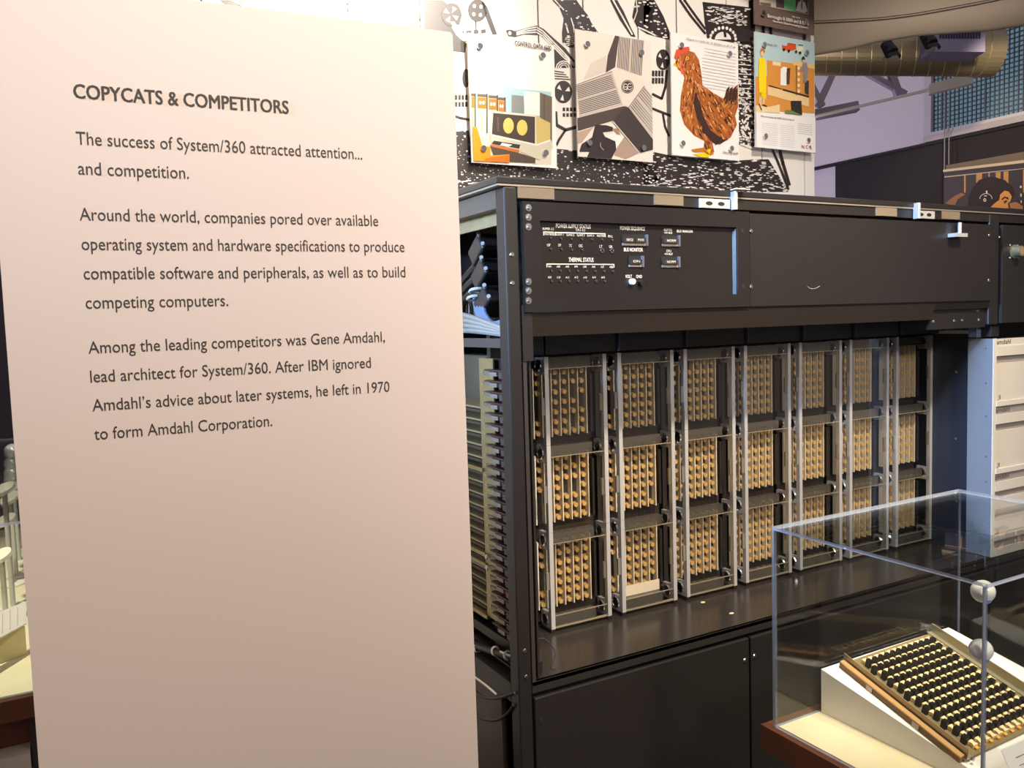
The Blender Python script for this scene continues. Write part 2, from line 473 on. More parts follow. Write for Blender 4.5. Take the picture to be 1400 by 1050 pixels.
def reel(cx, cy, rx, ry, layer, o, spokes=True):
    MA(ell(cx, cy, rx, ry), K, layer, o)
    for k in range(3):
        a = math.radians(90 + 120 * k + 10)
        for s_ in (0,):
            p = [(cx + rx * .22 * math.cos(a), cy + ry * .22 * math.sin(a)), (cx + rx * .78 * math.cos(a - .28), cy + ry * .78 * math.sin(a - .28)), (cx + rx * .78 * math.cos(a + .28), cy + ry * .78 * math.sin(a + .28))]
            MA(p, Wh, layer + 1, o)
rnd = random.Random(4)
def inside(x, y, poly):
    r = False; j = len(poly) - 1
    for i in range(len(poly)):
        if (poly[i][1] > y) != (poly[j][1] > y) and x < (poly[j][0] - poly[i][0]) * (y - poly[i][1]) / (poly[j][1] - poly[i][1]) + poly[i][0]: r = not r
        j = i
    return r
def flecks(poly, n, o, smin, smax, layer=2, c=Wh, bias=0.0, lines=False):
    xs = [p[0] for p in poly]; ys = [p[1] for p in poly]
    k = 0; tries = 0
    while k < n and tries < n * 20:
        tries += 1
        x = rnd.uniform(min(xs), max(xs)); y = min(ys) + (max(ys) - min(ys)) * (rnd.random() ** (1 - bias))
        if not inside(x, y, poly): continue
        s_ = rnd.uniform(smin, smax); w_ = s_ * rnd.uniform(1.2, 5.0 if lines else 2.0)
        MA([(x - w_, y - s_ * .6), (x - w_ * .3, y - s_), (x + w_, y - s_ * .5), (x + w_ * .8, y + s_ * .7), (x - w_ * .4, y + s_)], c, layer, o); k += 1
ZA = (600, 0, 4.04); ZB = (880, 0, 4.04)
# far left, behind and above the text panel
MA([(300, 0), (345, 0), (352, 18), (322, 16)], K, 1); stroke([(318, 0), (345, 14)], 3, Wh, 2)
MA([(372, 0), (440, 0), (448, 10), (430, 24), (400, 20), (372, 16)], K, 1)
flecks([(372, 0), (440, 0), (448, 10), (430, 24), (400, 20), (372, 16)], 18, (0, 0, 1), 1, 2.2)
MA([(520, 0), (560, 8), (572, 30), (573, 42), (556, 38), (530, 18)], K, 1)
flecks([(520, 0), (560, 8), (572, 30), (573, 42), (556, 38), (530, 18)], 14, (0, 0, 1), 1, 2)
for x, y0, y1 in ((475.6, 0, 4), (475.6, 8, 11), (475.6, 18, 28), (573.8, 1, 26), (574.6, 28, 42)):
    stroke([(x, y0), (x, y1)], 1.5, K, 3)
# reel machine
MA([(580, 0), (605, 0), (632, 20), (628, 34), (615, 32), (624, 48), (638, 60), (636, 72), (618, 70), (580, 55)], K, 1)
MA(ell(70, 80, 55, 64), K, 2, ZA)
for k in range(4):
    a = math.radians(30 + 90 * k); cx, cy = 68, 80
    MA([(cx + 10 * math.cos(a), cy + 10 * math.sin(a)), (cx + 42 * math.cos(a - .3), cy + 46 * math.sin(a - .3)), (cx + 42 * math.cos(a + .3), cy + 46 * math.sin(a + .3))], Wh, 3, ZA)
MA([(62, 120), (85, 118), (110, 160), (150, 200), (130, 205), (90, 165)], Wh, 3, ZA)
MA(ell(213, 58, 52, 62), K, 1, ZA)
for k in range(4):
    a = math.radians(50 + 90 * k); MA(ell(213 + 26 * math.cos(a), 58 + 32 * math.sin(a), 9, 11, 10), Wh, 2, ZA)
MA([(235, 0), (268, 40), (322, 190), (296, 190), (252, 75)], K, 1, ZA)
for k in range(4): MA([(112 + k * 40, 172 - k * 3), (138 + k * 40, 170 - k * 3), (140 + k * 40, 190 - k * 3), (114 + k * 40, 194 - k * 3)], K, 1, ZA)
# pointing hand
hand = [(370, 168), (395, 163), (420, 172), (540, 140), (580, 160), (640, 215), (700, 268), (755, 340), (755, 375), (640, 375), (636, 250), (560, 195), (470, 190), (420, 205), (385, 200)]
MA(hand, K, 1, ZA)
MA(ell(392, 183, 9, 11, 12), Wh, 2, ZA)
for dy in (0, 14, 28):
    stroke([(430, 178 + dy * .5), (480, 162 + dy * .7), (540, 150 + dy), (575, 172 + dy), (630, 228 + dy), (690, 290 + dy), (745, 350 + dy * .4)], 7, Wh, 2, ZA)
for rr in (18, 30, 42):
    stroke([(690 + rr * math.cos(math.radians(a)), 375 + rr * .9 * math.sin(math.radians(a))) for a in range(180, 361, 30)], 6, Wh, 2, ZA)
# sleeves and legs
slv = [(625, 0), (665, 40), (690, 100), (680, 180), (682, 235), (720, 262), (752, 262), (752, 158), (880, 178), (845, 130), (820, 80), (795, 50), (760, 0)]
MA(slv, K, 1, ZA)
for k in range(5): stroke([(700 + k * 3, 210 + k * 10), (745, 203 + k * 10)], 5, Wh, 2, ZA)
stroke([(640, 0), (662, 24), (690, 54)], 7, Wh, 2, ZA); stroke([(700, 130), (715, 180)], 8, Wh, 2, ZA); stroke([(730, 100), (745, 150), (748, 180)], 6, Wh, 2, ZA)
flecks(slv, 26, ZA, 2, 6)
MA([(945, 0), (985, 0), (1020, 60), (1060, 150), (1088, 205), (1060, 200), (1000, 110)], K, 1, ZA)
stroke([(962, 0), (1010, 85), (1068, 190)], 9, Wh, 2, ZA)
leg = [(1085, 0), (1180, 0), (1200, 40), (1240, 110), (1268, 180), (1275, 220), (1212, 205), (1150, 188), (1095, 150), (1068, 95)]
MA(leg, K, 1, ZA); flecks(leg, 26, ZA, 2, 6); stroke([(1100, 150), (1150, 172), (1205, 200)], 8, Wh, 2, ZA); stroke([(1090, 0), (1096, 60), (1075, 120)], 5, Wh, 2, ZA)
# tape unit between the first two posters
for k in range(4): stroke([(638, 392 + k * 14), (690 + k * 12, 400 + k * 13)], 6, K, 1, ZA)
reel(687, 508, 49, 63, 1, ZA)
for r in range(2):
    for k in range(4): MA([(684 + k * 20, 594 + r * 31), (698 + k * 20, 594 + r * 31), (698 + k * 20, 614 + r * 31), (684 + k * 20, 614 + r * 31)], K, 1, ZA)
stroke([(645, 620), (650, 690), (700, 718), (760, 702)], 18, K, 1, ZA); stroke([(700, 718), (665, 770), (650, 800)], 14, K, 1, ZA)
# left strip
MA(ell(150, 432, 20, 52), K, 1, ZA)
for r in range(2):
    for k in range(4): MA([(88 + k * 19, 525 + r * 38), (102 + k * 19, 525 + r * 38), (102 + k * 19, 552 + r * 38), (88 + k * 19, 552 + r * 38)], K, 1, ZA)
stroke([(88, 642), (120, 652), (170, 662)], 14, K, 1, ZA)
band = [(80, 728), (165, 720), (190, 890), (652, 925), (652, 822), (765, 832), (775, 860), (1188, 895), (1210, 850), (1212, 1060), (80, 1060)]
MA(band, K, 1, ZA)
flecks(band, 420, ZA, 1.2, 4.6, bias=0.2)
for k in range(60):
    x = rnd.uniform(85, 1200); y = 1000 + rnd.uniform(-8, 14) + x * .02
    MA([(x - 14, y - 3), (x + 16, y - 2), (x + 12, y + 4), (x - 12, y + 3)], Wh, 2, ZA)
# second part
MA([(0, 0), (60, 0), (110, 90), (145, 180), (142, 218), (80, 195), (0, 150)], K, 1, ZB); flecks([(0, 0), (60, 0), (110, 90), (145, 180), (142, 218), (80, 195), (0, 150)], 16, ZB, 2, 6)
stroke([(178, 0), (181, 178)], 2.5, K, 1, ZB)
stroke([(225, 0), (285, 85), (340, 160)], 13, K, 1, ZB); stroke([(200, 0), (262, 90), (340, 185)], 13, K, 1, ZB)
mach = [(325, 10), (580, 40), (580, 0), (615, 0), (615, 235), (520, 240), (350, 212), (338, 130)]
MA(mach, K, 1, ZB); flecks([(350, 35), (575, 50), (570, 140), (360, 130)], 90, ZB, 2, 6, lines=True)
for k in range(11):
    a = math.radians(180 + 18 * k); MA(ell(438 + 70 * math.cos(a), 215 + 62 * math.sin(a), 8, 10, 8), Wh, 2, ZB)
MA(ell(438, 218, 45, 42, 16, 180, 360), Wh, 2, ZB); MA([(440, 175), (455, 178), (458, 205), (445, 205)], K, 3, ZB)
tex = [(505, 230), (618, 235), (622, 815), (575, 800), (520, 800)]
MA(tex, K, 1, ZB)
flecks(tex, 220, ZB, 2, 7)
for k in range(16): stroke([(535 + rnd.uniform(0, 55), 570 + k * 15), (545 + rnd.uniform(0, 60), 590 + k * 15 + rnd.uniform(-10, 20))], 8, Wh, 3, ZB)
for k in range(9): stroke([(525, 330 + k * 26), (610, 336 + k * 26)], 4, Wh, 3, ZB)
reel(107, 330, 38, 58, 1, ZB, False); 
for r in range(2):
    for k in range(4): MA([(47 + k * 17, 388 + r * 40), (60 + k * 17, 392 + r * 40), (58 + k * 17, 424 + r * 40), (45 + k * 17, 420 + r * 40)], K, 1, ZB)
stroke([(128, 390), (120, 480), (100, 545), (50, 520)], 14, K, 1, ZB); stroke([(50, 600), (150, 640)], 14, K, 1, ZB); stroke([(105, 620), (118, 700), (140, 750)], 12, K, 1, ZB)
band2 = [(0, 890), (60, 840), (160, 862), (475, 890), (620, 880), (690, 880), (740, 960), (800, 1060), (0, 1060)]
MA(band2, K, 1, ZB); flecks(band2, 360, ZB, 1.2, 4.2, lines=True, bias=.25)
stroke([(700, 800), (745, 900), (800, 1045)], 12, K, 3, ZB); stroke([(750, 820), (770, 900), (805, 1020)], 16, K, 3, ZB)
for x in (600, 660, 700, 885): stroke([(x, 140), (x + 4, 215)], 16, K, 2, ZB)
ma.build('printed_art', MP, mu)

# ------------------------------------------------------------------ posters
YP = 2.565
POST = 'advertisement posters on standoffs over the mural'
def poster(name, label, TL, TR, BR, BL, ground, standoffs, artf, th=.006):
    p = [at(x, y, 1, YP) for x, y in (TL, TR, BR, BL)]
    x0 = (p[0].x + p[3].x) / 2; x1 = (p[1].x + p[2].x) / 2; z1 = (p[0].z + p[1].z) / 2; z0 = (p[2].z + p[3].z) / 2
    t = thing(name, label, 'poster', ((x0 + x1) / 2, YP, z0), POST)
    MB().box(x0, x1, YP, YP + th, z0, z1).build('sheet', mat('poster_%02x%02x%02x' % ground, ground, 0.3), t)
    mb = MB(); pal = []
    def D(c, lst, layer=1, o=None):
        if o: lst = zq(lst, *o)
        pts = []
        for x, y in lst:
            q = at(x, y, 1, YP - .0006 * layer); q.x = min(max(q.x, x0), x1); q.z = min(max(q.z, z0), z1); pts.append(q)
        pc(mb, pal, c, pts, 0.35)
    def S(c, lst, w, layer=1, o=None):
        if o: lst = zq(lst, *o); w = w / o[2]
        for (xa, ya), (xb, yb) in zip(lst[:-1], lst[1:]):
            L = math.hypot(xb - xa, yb - ya) or 1; nx = -(yb - ya) / L * w / 2; ny = (xb - xa) / L * w / 2
            D(c, [(xa + nx, ya + ny), (xb + nx, yb + ny), (xb - nx, yb - ny), (xa - nx, ya - ny)], layer)
    tx = []; tp = []
    def X(c, body, xy, xy2, cap, bold=0.0):
        a = at(xy[0], xy[1], 1, YP - .0062); e = at(xy2[0], xy2[1], 1, YP - .0062)
        mm = mat('ink_%02x%02x%02x' % c, c, 0.6)
        if mm not in tp: tp.append(mm)
        q = MB(); q.text(body, a, UX, UZ, cap, e.x - a.x, bold=bold); tx.append((q, mm))
    artf(D, S, X)
    if mb.f: mb.build('printed_picture', pal, t)
    for q, mm in tx: q.build('lettering', mm, t)
    for x, y in standoffs:
        q = at(x, y, 1, YP - .008)
        MB().cyl((q.x, YM - .001, q.z), (q.x, YP - .006, q.z), .0085, 16).cyl((q.x, YP - .006, q.z), (q.x, YP - .012, q.z), .0105, 18).build('standoff_bolt', chrome, t)
    return t

ZC = (640, 40, 5.384)
def art_cdc(D, S, X):
    D((170, 210, 215), [(20, 400), (612, 462), (612, 1000), (40, 965)], 1, ZC)
    D((216, 206, 186), [(22, 760), (180, 770), (560, 900), (610, 880), (612, 1000), (40, 965)], 2, ZC)
    for x0, x1, y0 in ((22, 48, 470), (68, 135, 475), (150, 212, 485), (222, 268, 500)):
        D((232, 224, 196), [(x0, y0), (x1, y0 + 5), (x1, 755), (x0, 750)], 2, ZC)
        D((110, 92, 70), [(x0, y0), (x1, y0 + 4), (x1, y0 + 26), (x0, y0 + 22)], 3, ZC)
        D((226, 120, 40), [(x0 + 2, y0 + 26), (x1 - 2, y0 + 29), (x1 - 2, y0 + 110), (x0 + 2, y0 + 106)], 3, ZC)
        if x1 - x0 > 30:
            for q in (.32, .68): D((250, 236, 214), ell(x0 + (x1 - x0) * q, y0 + 66, (x1 - x0) * .15, 14, 10), 4, ZC)
        S((90, 74, 60), [(x1 + 4, y0), (x1 + 4, 765)], 10, 3, ZC)
        S((150, 140, 116), [((x0 + x1) / 2, y0 + 110), ((x0 + x1) / 2, 745)], 5, 3, ZC)
    D((132, 140, 138), [(320, 482), (412, 492), (412, 625), (320, 612)], 2, ZC)
    D((238, 236, 226), [(408, 458), (528, 465), (528, 640), (415, 625)], 3, ZC)
    D((112, 98, 84), [(528, 465), (618, 498), (618, 830), (528, 640)], 3, ZC); S((70, 60, 52), [(560, 480), (560, 700)], 4, 4, ZC)
    D((222, 214, 196), [(175, 600), (500, 630), (505, 850), (160, 775)], 4, ZC)
    D((72, 60, 54), [(185, 615), (492, 645), (492, 845), (175, 772)], 5, ZC)
    D((206, 184, 112), [(505, 640), (605, 690), (605, 815), (505, 850)], 4, ZC)
    for cx, cy in ((297, 710), (398, 724)): D((222, 196, 104), ell(cx, cy, 39, 58, 24), 6, ZC)
    for k in range(8): S((120, 110, 100), [(212, 652 + k * 13), (228, 654 + k * 13)], 5, 6, ZC)
    S((238, 232, 214), [(160, 775), (505, 852), (605, 818)], 12, 6, ZC)
    D((206, 198, 176), [(165, 770), (505, 855), (620, 820), (622, 880), (530, 965), (380, 900), (165, 830)], 5, ZC)
    D((60, 52, 48), [(190, 820), (385, 850), (375, 880), (175, 840)], 6, ZC); D((236, 230, 214), [(250, 835), (325, 850), (300, 866), (235, 855)], 7, ZC)
    D((196, 112, 60), [(165, 845), (378, 888), (372, 910), (165, 862)], 7, ZC)
    D((84, 70, 60), [(165, 862), (380, 912), (495, 950), (495, 985), (300, 975), (200, 960)], 6, ZC)
    D((244, 144, 28), [(32, 715), (66, 720), (105, 860), (165, 865), (165, 930), (305, 920), (305, 982), (42, 968)], 8, ZC)
    D((214, 110, 16), [(120, 968), (130, 950), (305, 925), (305, 982)], 9, ZC)
    X((40, 34, 32), 'CONTROL DATA 6600', (640 + 345 / 5.384, 40 + 118 / 5.384), (640 + 612 / 5.384, 40 + 150 / 5.384), .0165, .02)
ZG = (785, 40, 5.68)
def art_ge(D, S, X):
    dk = (84, 72, 68); mdm = (150, 134, 124)
    D((216, 204, 192), [(130, 260), (250, 205), (250, 330), (70, 395)], 1, ZG)
    D(dk, [(318, 48), (348, 52), (318, 295), (245, 338), (262, 200)], 2, ZG)
    D((206, 194, 182), [(348, 52), (545, 82), (522, 362), (330, 295)], 2, ZG)
    for k in range(15):
        if k == 7: continue
        x = 352 + k * 13; S(dk, [(x, 60 + k * 2), (x - 14, 298 + k * 4.4)], 5, 3, ZG)
    D((228, 216, 204), [(295, 325), (330, 295), (545, 385), (545, 440), (425, 605), (378, 590)], 3, ZG)
    D((206, 194, 182), [(12, 430), (295, 330), (378, 590), (40, 685)], 2, ZG)
    for k in range(17):
        if k in (8,): continue
        f = k / 17
        S(dk, [(20 + f * 25, 445 + f * 225), (288 + f * 78, 358 + f * 222)], 6, 3, ZG)
    S(dk, [(14, 430), (295, 328)], 5, 3, ZG)
    D((206, 194, 182), [(545, 440), (612, 520), (612, 860), (425, 605)], 2, ZG)
    for k in range(11):
        if k == 5: continue
        S(dk, [(440 + k * 10, 598 - k * 14), (612, 805 - k * 27)], 6, 3, ZG)
    S(dk, [(425, 605), (545, 440)], 5, 4, ZG)
    D(dk, [(25, 690), (378, 598), (395, 600), (300, 710), (30, 790)], 3, ZG)
    D((70, 60, 57), [(395, 598), (425, 610), (612, 855), (612, 935), (510, 960), (300, 710)], 4, ZG)
    S((214, 204, 194), [(300, 715), (510, 962)], 8, 5, ZG)
    D((190, 160, 140), [(28, 800), (150, 760), (60, 880), (28, 890)], 2, ZG)
    D((176, 150, 132), [(350, 880), (395, 830), (505, 960), (400, 1010), (310, 980)], 2, ZG)
    D((240, 234, 226), [(250, 830), (330, 800), (380, 850), (330, 920), (300, 900)], 3, ZG)
    D((58, 50, 50), [(165, 740), (250, 745), (300, 760), (300, 790), (220, 800), (240, 835), (320, 870), (328, 935), (290, 1005), (100, 1000), (120, 950), (40, 950), (60, 890), (140, 840)], 4, ZG)
    S((200, 190, 184), [(205, 880), (205, 910), (230, 940)], 4, 5, ZG)
    D((170, 132, 112), [(300, 770), (340, 770), (360, 820), (330, 815)], 5, ZG)
    D((66, 58, 56), ell(414, 446, 48, 52, 28), 5, ZG); D((228, 218, 206), ell(414, 446, 42, 46, 28), 6, ZG); D((66, 58, 56), ell(414, 446, 39, 43, 28), 7, ZG)
    for (c0_, r_, a0, a1) in (((398, 446), 15, 20, 340), ((430, 446), 16, 30, 330)):
        S((232, 222, 210), [(c0_[0] + r_ * math.cos(math.radians(a)), c0_[1] + r_ * 1.5 * math.sin(math.radians(a))) for a in range(a0, a1, 20)], 6, 8, ZG)
    S((232, 222, 210), [(386, 448), (412, 448), (410, 478)], 5, 8, ZG); S((232, 222, 210), [(420, 446), (446, 446)], 5, 8, ZG)
def art_hen(D, S, X):
    br = (176, 98, 44); dkb = (92, 52, 32)
    hen = [(175, 340), (200, 290), (235, 275), (280, 290), (305, 330), (318, 400), (325, 470), (380, 510), (440, 545), (450, 530), (520, 465), (522, 590), (505, 640), (515, 690), (480, 760), (420, 800), (380, 790), (390, 840), (345, 870), (330, 820), (335, 780), (280, 750), (225, 690), (200, 610), (205, 530), (225, 430), (215, 400), (190, 385)]
    D(br, hen, 1, ZB)
    D((224, 88, 62), [(168, 320), (180, 275), (215, 262), (250, 258), (255, 278), (205, 300), (190, 335)], 3, ZB)
    D((228, 110, 78), [(200, 330), (225, 345), (230, 400), (212, 412), (200, 385)], 3, ZB)
    D((242, 176, 40), [(162, 355), (185, 340), (196, 350), (196, 374)], 3, ZB)
    D((240, 200, 70), ell(242, 322, 9, 9, 10), 4, ZB); D((40, 28, 22), ell(242, 322, 4, 4, 8), 5, ZB)
    r2 = random.Random(11)
    xs = [p[0] for p in hen]; ys = [p[1] for p in hen]; k = 0
    cols = [(214, 140, 72), (120, 66, 34), (236, 178, 110), (80, 46, 30), (196, 112, 50)]
    while k < 420:
        x = r2.uniform(165, 522); y = r2.uniform(300, 800)
        if not inside(x, y, hen): continue
        L = r2.uniform(14, 34); a = math.radians(r2.uniform(45, 75) if x > 280 else r2.uniform(75, 115))
        if x > 440 and y < 600: a = math.radians(r2.uniform(-70, -40))
        x2 = x + L * math.cos(a); y2 = y + L * math.sin(a)
        if not inside(x2, y2, hen): continue
        S(r2.choice(cols), [(x, y), (x2, y2)], r2.uniform(3, 6.5), 2 + k % 3, ZB); k += 1
    D((66, 44, 40), [(285, 510), (310, 560), (330, 640), (370, 720), (440, 770), (470, 770), (400, 800), (345, 745), (300, 660), (275, 570)], 5, ZB)
    for k in range(14):
        S((74, 48, 36), [(445 + k * 5, 560 + (k % 3) * 8), (460 + k * 4.5, 490 - (k % 4) * 4)], 4, 5, ZB)
    D((246, 206, 20), [(335, 830), (372, 822), (360, 870), (318, 868), (270, 850), (330, 845)], 6, ZB)
    D((190, 120, 40), [(262, 826), (330, 815), (390, 850), (365, 858), (330, 838), (280, 840)], 6, ZB)
    X((60, 52, 50), 'There is a little bit of chicken in all of us.', (939, 54.2), (1006, 67.2), .0085)
    X((60, 52, 50), 'Honeywell', (989, 209.5), (1009, 212), .0095, .01)
    for k in range(13): S((196, 188, 184), [(960 + (3 if k < 3 else 0), 66 + k * 4.4), (1006, 74 + k * 4.4)], .8, 2)
ZN = (1025, 0, 9.55); ZM = (1025, 100, 9.126)
def art_ncr(D, S, X):
    D((186, 212, 214), [(65, 415), (845, 560), (845, 1300), (70, 1300)], 1, ZN)
    D((222, 150, 66), [(225, 785), (570, 830), (845, 850), (845, 1480), (75, 1440), (80, 1000), (225, 1000)], 2, ZN)
    D((240, 208, 150), [(225, 170), (400, 205), (740, 310), (740, 410), (500, 345), (225, 270)], 4, ZM)
    D((240, 214, 164), [(75, 400), (240, 420), (375, 390), (375, 500), (75, 480)], 3, ZM)
    S((60, 44, 36), [(238, 152), (400, 200)], 12, 5, ZM); S((60, 44, 36), [(410, 205), (740, 295)], 22, 5, ZM); S((240, 208, 150), [(500, 345), (735, 415)], 10, 5, ZM)
    D((54, 46, 42), [(515, 345), (645, 345), (655, 525), (520, 465)], 6, ZM); D((116, 132, 80), [(440, 460), (620, 470), (640, 525), (440, 500)], 6, ZM)
    D((250, 246, 240), [(405, 900), (440, 870), (520, 890), (480, 950), (480, 1120), (400, 1110)], 5, ZN); D((96, 60, 40), [(490, 890), (530, 890), (520, 1100), (480, 1100), (480, 950)], 5, ZN)
    D((244, 222, 170), [(300, 800), (405, 815), (405, 865), (300, 850)], 3, ZN); D((244, 204, 130), [(565, 795), (845, 845), (845, 900), (565, 850)], 3, ZN)
    D((250, 220, 20), [(120, 770), (150, 745), (190, 760), (215, 830), (215, 1290), (130, 1260), (115, 900)], 6, ZN)
    D((240, 196, 150), ell(165, 700, 24, 40, 14), 6, ZN); D((206, 110, 40), [(140, 680), (150, 630), (190, 635), (200, 690), (180, 660), (155, 670)], 7, ZN)
    D((236, 190, 140), [(120, 235), (160, 240), (150, 400), (120, 440), (115, 380)], 6, ZM); D((236, 190, 140), [(160, 240), (205, 250), (180, 400), (160, 400)], 6, ZM)
    S((40, 30, 30), [(115, 380), (150, 460)], 10, 7, ZM); S((40, 30, 30), [(165, 395), (215, 415)], 14, 7, ZM)
    D((48, 40, 40), ell(700, 770, 22, 34, 12), 6, ZN); D((226, 180, 140), ell(702, 795, 14, 22, 10), 7, ZN)
    D((150, 140, 140), [(690, 830), (740, 810), (765, 900), (740, 1080), (700, 1080), (700, 920), (650, 930), (680, 870)], 6, ZN)
    D((64, 58, 60), [(690, 95), (740, 95), (735, 270), (690, 250)], 6, ZM)
    for k in range(5): D((250, 230, 180), ell(640, 890 + k * 75, 16, 24, 10), 4, ZN); 
    S((120, 70, 36), [(610, 850), (610, 1250)], 8, 4, ZN)
    D((226, 84, 34), [(420, 590), (480, 600), (500, 560), (600, 575), (610, 640), (520, 665), (430, 640)], 4, ZN)
    D((240, 230, 200), [(600, 620), (640, 600), (700, 610), (705, 650), (640, 680), (590, 660)], 4, ZN); S((60, 40, 36), [(500, 565), (605, 580)], 5, 5, ZN); S((60, 40, 36), [(635, 585), (695, 590)], 8, 5, ZN)
    for x, y in ((448, 648), (512, 665), (606, 675), (660, 690)): D((40, 34, 34), ell(x, y, 15, 20, 12), 6, ZN)
    D((246, 242, 238), [(72, 480), (820, 555), (820, 1000), (80, 930)], 7, ZM)
    X((60, 54, 54), 'Why we chose the NCR 315 Computer', (1025 + 135 / 9.126, 100 + 545 / 9.126), (1025 + 560 / 9.126, 100 + 590 / 9.126), .0085)
    X((60, 60, 66), 'NCR 315', (1050, 61.5), (1062.5, 63.8), .008)
    X((166, 62, 44), 'N C R', (1025 + 648 / 9.126, 100 + 935 / 9.126), (1025 + 775 / 9.126, 100 + 948 / 9.126), .0145, .02)
    for k in range(12):
        S((212, 206, 206), [(1025 + 150 / 9.126, 168 + k * 2.6), (1025 + 350 / 9.126, 170.4 + k * 2.6)], .6, 8)
        S((212, 206, 206), [(1025 + 385 / 9.126, 171 + k * 2.6), (1025 + 560 / 9.126, 173.4 + k * 2.6)], .6, 8)
        if k < 6: S((190, 190, 186), [(1025 + 600 / 9.126, 169 + k * 2.6), (1025 + 780 / 9.126, 171.4 + k * 2.6)], .6, 8)
def art_bur(D, S, X):
    D((214, 206, 200), [(130, -60), (765, 40), (765, 190), (130, 60)], 1, ZN)
    D((206, 190, 176), [(140, -60), (280, -60), (280, 85), (140, 55)], 2, ZN); D((120, 96, 84), [(135, 25), (275, 45), (275, 85), (135, 55)], 3, ZN)
    D((104, 88, 82), [(345, -60), (450, -60), (450, 110), (345, 95)], 2, ZN); D((120, 206, 132), [(450, -60), (600, -40), (600, 150), (450, 115)], 2, ZN)
    D((84, 72, 70), [(600, -40), (760, -20), (760, 180), (600, 150)], 2, ZN); D((226, 222, 214), [(600, 140), (635, 30), (670, 10), (720, 30), (755, 150), (720, 170), (640, 150)], 3, ZN); S((60, 50, 48), [(680, 15), (680, 120)], 12, 4, ZN); D((210, 190, 176), ell(678, -10, 18, 24, 12), 4, ZN)
    c = (238, 234, 228)
    X(c, 'the new', (1025 + 555 / 9.55, 225 / 9.55), (1025 + 655 / 9.55, 235 / 9.55), .0085)
    X(c, 'Burroughs B 5000 and B 5500', (1025 + 235 / 9.55, 225 / 9.55), (1025 + 770 / 9.55, 300 / 9.55), .014, .01)
    X(c, 'Electronic Data Processing Systems', (1025 + 305 / 9.55, 285 / 9.55), (1025 + 760 / 9.55, 355 / 9.55), .0085, .01)
poster('computer_poster', 'white poster with a colour photo of a twin-screen console and orange chair', (640, 45), (757, 62.5), (761.3, 230), (644.5, 222), (246, 240, 232),
       [(656, 63), (742, 76), (661, 203), (746, 209)], art_cdc)
poster('computer_poster', 'sepia poster of angular ribbed cabinets seen from above with a round monogram', (786.5, 40), (889, 56.5), (893.6, 221.5), (790, 214.5), (232, 222, 210),
       [(803, 60.5), (877, 72), (806, 195.5), (880, 202)], art_ge)
poster('hen_poster', 'white poster with a large brown hen on it', (916.6, 44.6), (1008.7, 58.9), (1010.9, 218.5), (919.6, 213.4), (244, 238, 232),
       [(931.5, 62), (997.5, 73.5), (933.5, 196), (1000, 203)], art_hen)
poster('office_poster', 'blue-topped poster of a woman in a yellow dress in a wood-panelled computer office', (1031.5, 43.3), (1113.4, 58.2), (1114.4, 209), (1033.5, 201.7), (244, 238, 236),
       [(1045, 61), (1103, 72), (1046.5, 186), (1105, 192)], art_ncr)
poster('brown_poster', 'brown poster with white lettering cut off by the top of the photo', (1031, -110), (1113, -80), (1113, 47), (1031, 33.4), (112, 92, 84),
       [(1043.5, 18.5), (1102, 30)], art_bur)

# ------------------------------------------------------------------ text panel
TH = math.radians(-4.0)
pu = Vector((math.cos(TH), math.sin(TH), 0)); pn = Vector((math.sin(TH), -math.cos(TH), 0))
P0 = Vector((0, 1.2, 0))
tp_ = thing('text_panel', 'tall pale free-standing text panel with dark lettering', 'sign', P0 + pu * .25)
Tp = lambda p: P0 + pu * (p.x + 1.2 * math.sin(-TH)) + pn * p.y + UZ * p.z
u0, u1, zt = -.1285, .4745, 1.93
mb = MB(Tp)
rr = .006
prof = [(u0, 0, 0), (u1, 0, 0)] + [(u1 - rr + rr * math.cos(a), 0, zt - rr + rr * math.sin(a)) for a in [i * math.pi / 12 for i in range(7)]] + [(u0 + rr - rr * math.sin(a), 0, zt - rr + rr * math.cos(a)) for a in [i * math.pi / 12 for i in range(7)]]
mb.prism(prof, (0, -.012, 0))
mb.build('panel_board', mat('panel_ivory', (228, 211, 197), 0.55, bump=0.03, nscale=300), tp_)
lb = MB(Tp)
ink = mat('lettering_ink', (66, 58, 50), 0.6)
T_ = [('COPYCATS & COMPETITORS', -.036, 1.793, .227, .0182, .009),
      ('The success of System/360 attracted attention...', -.0365, 1.736, .3285, .0168, 0), ('and competition.', -.0365, 1.699, .0935, .0168, 0),
      ('Around the world, companies pored over available', -.0385, 1.642, .348, .0165, 0), ('operating system and hardware specifications to produce', -.0385, 1.605, .386, .0165, 0),
      ('compatible software and peripherals, as well as to build', -.0385, 1.568, .386, .0165, 0), ('competing computers.', -.0385, 1.531, .134, .0165, 0),
      ('Among the leading competitors was Gene Amdahl,', -.039, 1.474, .3505, .0162, 0), ('lead architect for System/360. After IBM ignored', -.039, 1.437, .328, .0162, 0),
      ('Amdahl\u2019s advice about later systems, he left in 1970', -.039, 1.400, .3545, .0162, 0), ('to form Amdahl Corporation.', -.039, 1.363, .1835, .0162, 0)]
for nm, sel in [('heading', T_[:1])] + [('text_line', [q_]) for q_ in T_[1:]]:
    lb = MB(Tp)
    for body, a, z, e, cap, bold in sel:
        lb.text(body, (a, .0006, z), UX, UZ, cap, e - a)
        if bold:
            for d_, h_ in ((.0005, .0007), (.001, .0008)): lb.text(body, (a + d_, h_, z), UX, UZ, cap, e - a)
    lb.build(nm, ink, tp_)

